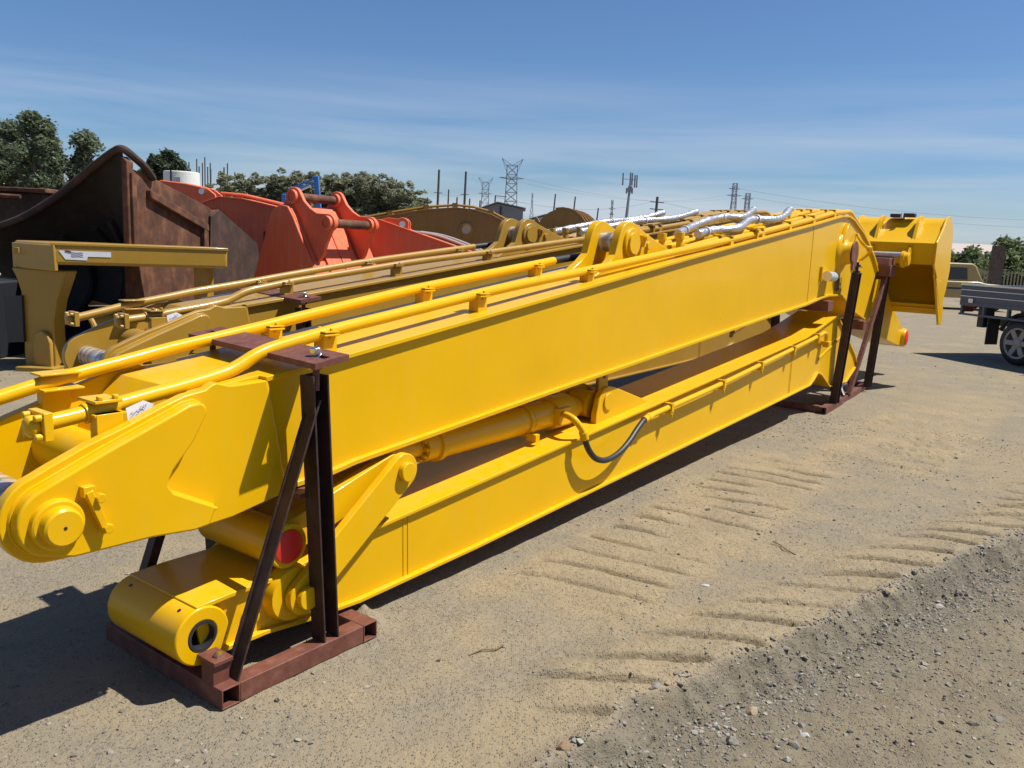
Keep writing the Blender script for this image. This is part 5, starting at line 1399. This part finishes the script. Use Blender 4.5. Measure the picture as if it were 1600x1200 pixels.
# hedge on the right
hb = [(0, 0, .9, .8), (.6, .2, 1.2, .7), (-.6, .1, 1.1, .7), (.2, 0, 1.7, .55), (-.3, 0, 1.9, .4), (1.0, 0, .8, .6), (-1.0, 0, .8, .6)]
chd = crown_mesh('crown_hedge', hb, 3000, .13, LEAF_D)
hl = ['dark loose bush beside the yellow bucket', 'tallest bush of the hedge left of the timber post', 'rounded green bush behind the timber post', 'green bush right of the timber post', 'dark tall bush at the right edge of the photo', 'low green bush between the off-road car and the fence']
for k, (x_, y_, s_) in enumerate(((24.6, 49, 1.15), (26.0, 48.5, 1.18), (27.6, 48, 1.12), (29.3, 48, 1.05), (29.3, 50.5, 1.5), (22.8, 50, .95))):
    t = empty('bush', (x_, y_, 0), k*1.3); t.scale = (s_*.95, s_*.95, s_*.98); tag(t, hl[k], 'bush', 'bushes of the right hedge')
    o = bpy.data.objects.new('foliage', chd); COL.objects.link(o); o.parent = t
    m_ = MB()
    for j in range(4): m_.tube([(0, 0, 0), (.2*math.cos(j*1.6), .2*math.sin(j*1.6), .8), (.5*math.cos(j*1.6), .4*math.sin(j*1.6), 1.7)], .03, 5)
    m_.build('stem', BARK, t)
for k, (x_, y_, s_, l_) in enumerate(((30.5, 90, .85, 'distant scrub tree showing above the pipe bend of the gold boom'), (38.6, 90, .80, 'distant scrub tree just above the left part of the yellow bucket'), (41.2, 90, .79, 'distant scrub tree just above the right ear of the yellow bucket'))):
    cm, tm = line[k]; tree('scrub_tree', (x_, y_, 0), cm, tm, l_, None, s_*.98, k)

# ================================================================== poles, pylons, tower, buildings
GREYM = plain('hazed_galvanised_steel', (.24, .26, .29), .6, .3, .1, 2)  # far steelwork, paint lightened in place of distance haze
WOODP = plain('dark_pole_timber', (.075, .07, .066), .85, 0, .2, 6)
for (x_, d_, z_, lab) in ((-10.69, 110, 10.39, 'tall dark pole nearest the end of the tree line'), (-7.23, 110, 10.3, 'second tall dark pole right of the tree line'), (-9.38, 110, 7.95, 'shorter dark pole between the two tall poles'), (-8.27, 110, 7.03, 'thin short pole left of the second tall pole'),
        (-6.62, 110, 6.94, 'thin short pole close right of the second tall pole'), (-5.28, 110, 6.76, 'short pole just left of the grey shed roof'), (-3.33, 110, 7.49, 'lamp pole standing over the grey shed roof'), (4.26, 110, 7.99, 'dark leaning pole left of the gold ribbed bucket'), (6.84, 110, 7.78, 'dark pole above the gold ribbed bucket'), (9.89, 110, 6.46, 'short pole right of the gold ribbed bucket')):
    m_ = MB(); r_ = .17 if z_ > 9 else .11
    m_.tube([(0, 0, 0), (.02, 0, z_*.5), (.10 if x_ < 4 else .25, 0, z_)], r_, 8, [r_, r_*.95, r_*.8])
    if abs(x_+3.33) < .01: m_.bar((.1, 0, z_-.05), (1.6, 0, z_-.15), .08)
    if z_ > 9: m_.bar((-.5, 0, z_*.72), (.55, 0, z_*.72), .07)
    o = m_.build('utility_pole', WOODP); o.location = (x_, d_, 0); tag(o, lab, 'pole', 'poles behind the yard')
rp_ = random.Random(3)
cl_x = [-29.03, -28.58, -28.25, -28.13, -27.69, -27.51, -27.01, -26.39, -26.0, -25.67, -29.5, -27.3, -26.7, -25.2]
cl_z = [7.15, 7.5, 6.85, 7.2, 6.88, 7.6, 7.13, 6.94, 6.79, 7.2, 6.7, 6.7, 6.6, 6.5]
for k in range(len(cl_x)):
    m_ = MB().cyl((0, 0, 0), (.05, 0, cl_z[k]+.1), .065, .055, 8); o = m_.build('stacked_pole', WOODP); o.location = (cl_x[k], 75+rp_.uniform(-1, 1), 0)
    tag(o, 'one of the thin upright poles in the dense cluster right of the white tank', 'pole', 'cluster of upright poles')
def lattice(H, w0, w1, arms, rbar, n=9, horns=0):
    m_ = MB(); W = lambda t: w0+(w1-w0)*min(1, t*1.25)
    for sx_, sy_ in ((-1, -1), (1, -1), (1, 1), (-1, 1)):
        pts = [(sx_*W(k/n)/2, sy_*W(k/n)/2, H*k/n) for k in range(n+1)]
        m_.tube(pts, rbar*1.3, 4)
    for k in range(n):
        a, b = W(k/n)/2, W((k+1)/n)/2; z0, z1 = H*k/n, H*(k+1)/n
        for q in ((-1, -1, 1, -1), (1, -1, 1, 1), (1, 1, -1, 1), (-1, 1, -1, -1)):
            m_.bar((q[0]*a, q[1]*a, z0), (q[2]*b, q[3]*b, z1), rbar); m_.bar((q[2]*a, q[3]*a, z0), (q[0]*b, q[1]*b, z1), rbar)
            m_.bar((q[0]*b, q[1]*b, z1), (q[2]*b, q[3]*b, z1), rbar)
    return m_
def pylon(loc_, H, w0, w1, armz, arml, label, horns=True, rb_=.09):
    t = empty('transmission_pylon', loc_); tag(t, label, 'pylon', 'lattice pylons on the skyline')
    lattice(H, w0, w1, None, rb_).build('lattice_mast', GREYM, t, smooth=0)
    for z_, l_ in zip(armz, arml):
        m_ = MB()
        for s in (-1, 1):
            m_.bar((0, -w1/2, z_-.5), (s*l_, 0, z_), rb_*1.3); m_.bar((0, w1/2, z_-.5), (s*l_, 0, z_), rb_*1.3); m_.bar((0, 0, z_+.5), (s*l_, 0, z_), rb_*1.3)
        m_.build('cross_arm', GREYM, t, smooth=0)
    if horns:
        m_ = MB()
        for s in (-1, 1): m_.bar((s*w1/2, 0, H-.5), (s*(w1/2+2.4), 0, H+3), rb_*1.3); m_.bar((s*w1/2, 0, H-3), (s*(w1/2+2.4), 0, H+3), rb_); m_.bar((0, 0, H), (s*(w1/2+2.4), 0, H+3), rb_)
        m_.build('earth_wire_horns', GREYM, t, smooth=0)
    return t
pylon((-4.2, 380, 0), 35.0, 7.0, 4.6, (29.6,), (5.6,), 'large lattice power pylon standing above the grey shed', True, .17)
pylon((-21.5, 520, 0), 36.5, 6.5, 4.0, (30,), (4.2,), 'fainter lattice pylon left of the large pylon', True, .15)
pylon((8.4, 600, 0), 36, 6.0, .8, (), (), 'slim pointed lattice mast right of the grey shed', False, .16)
pylon((162.6, 650, 0), 53, 6.0, 3.0, (44, 49), (6.0, 4.5), 'lattice pylon above the pipes of the gold boom', False, .2)
pylon((173, 650, 0), 46, 6.0, 3.0, (42,), (4.5,), 'shorter lattice pylon just right of the one above the gold boom', False, .2)
pylon((70.3, 650, 0), 36.5, 2.2, 1.2, (30, 26), (2.5, 2.0), 'thin far pylon left of the phone mast', False, .18)
ct = empty('phone_mast', (31.75, 250, 0)); tag(ct, 'phone mast with panel antennas on a grey pole', 'phone mast')
MB().tube([(-.9, 0, 0), (-.2, 0, 12), (.25, 0, 21.5)], .4, 10, [.55, .45, .3]).build('pole', GREYM, ct)
m_ = MB(); m_.bar((-2.0, 0, 21.2), (.3, 0, 21.2), .14); m_.bar((.3, 0, 21.2), (1.7, 0, 21.0), .2); m_.box((-.4, -.4, 17.6), (.8, .4, 19.2)); m_.build('head_frame', GREYM, ct)
for k, (x_, z_) in enumerate(((-2.05, 19.4), (1.45, 18.9), (2.05, 18.9), (.1, 19.6), (.65, 19.5))):
    MB().box((x_-.2, -.2, z_), (x_+.2, .2, z_+3.6)).build('panel_antenna', GREYM, ct, .05)
for k, (x_, z_) in enumerate(((-.75, 17.1), (.85, 17.1))):
    MB().box((x_-.25, -.2, z_), (x_+.25, .2, z_+1.6)).build('radio_unit', GREYM, ct, .05)
tpole = empty('utility_pole', (25.7, 160, 0)); tag(tpole, 'timber power pole with crossarms right of the phone mast', 'pole', 'poles behind the yard')
MB().tube([(-.3, 0, 0), (0, 0, 11.2)], .25, 8).build('pole', WOODP, tpole)
for z_ in (10.2, 8.9): MB().bar((-1.3, 0, z_+.05), (1.3, 0, z_-.05), .16).build('crossarm', WOODP, tpole)
# wires: slack spans across the skyline
def wire(a, b, sag, r, label):
    a = Vector(a); b = Vector(b)
    o = MB().tube([a.lerp(b, k/24)-Vector((0, 0, sag*4*(k/24)*(1-k/24))) for k in range(25)], r, 4).build('power_line', GREYM)
    tag(o, label, 'power line', 'power lines on the skyline')
wire((-9.6, 380, 29.6), (156.8, 650, 44), 7, .07, 'power line running from the large pylon towards the right pylons')
wire((1.3, 380, 29.6), (168.5, 650, 44), 7, .07, 'second power line from the large pylon towards the right pylons')
wire((168.6, 650, 44), (620, 700, 46), 14, .09, 'power line crossing the sky above the yellow bucket')
wire((167.1, 650, 49), (620, 690, 52), 14, .09, 'upper power line crossing the sky at the right')
wire((-10.7, 110, 7.5), (-7.2, 110, 7.4), .3, .02, 'short line between the two tall dark poles')
wire((24.5, 160, 10.2), (-3.3, 110, 7.3), 1.5, .03, 'line from the crossarm pole to the lamp pole')
wire((27.0, 160, 10.2), (90, 210, 10), 2.0, .03, 'line leaving the crossarm pole to the right')
# sheds
SHED = plain('grey_cladding', (.22, .22, .225), .7, .1, .1, 1.5)
SHEDR = plain('grey_roof', (.20, .20, .20), .7, .1, .1, 1.5)
s1 = empty('shed', (-2.0, 90, 0)); tag(s1, 'grey gabled shed below the large power pylon', 'shed')
MB().prism([(-2.7, 0), (-2.7, 4.55), (-.3, 5.45), (2.35, 5.0), (2.35, 0)], -3, 4).build('wall', SHED, s1)
MB().strip([(-3.0, 4.5), (-.3, 5.52), (2.6, 5.02)], .12, -3.3, 4.3).build('roof', SHEDR, s1)
MB().cyl((.05, -3.1, 0), (.05, -3.1, 5.2), .07, seg=8).build('downpipe', BLACK, s1)
MB().box((.35, -3.06, 3.3), (1.2, -3.01, 3.45)).build('window_strip', PAPER, s1)
s2 = empty('shed', (2.2, 95, 0)); tag(s2, 'low pale shed partly hidden by the gold ribbed bucket', 'shed')
MB().prism([(-1.6, 0), (-1.6, 3.9), (1.6, 4.9), (3.0, 4.9), (3.0, 0)], -3, 3).build('wall', plain('pale_shed_wall', (.42, .44, .47), .7, 0, .1, 1.5), s2)
MB().strip([(-1.9, 3.88), (1.6, 4.98), (3.2, 4.98)], .12, -3.3, 3.3).build('roof', SHEDR, s2)
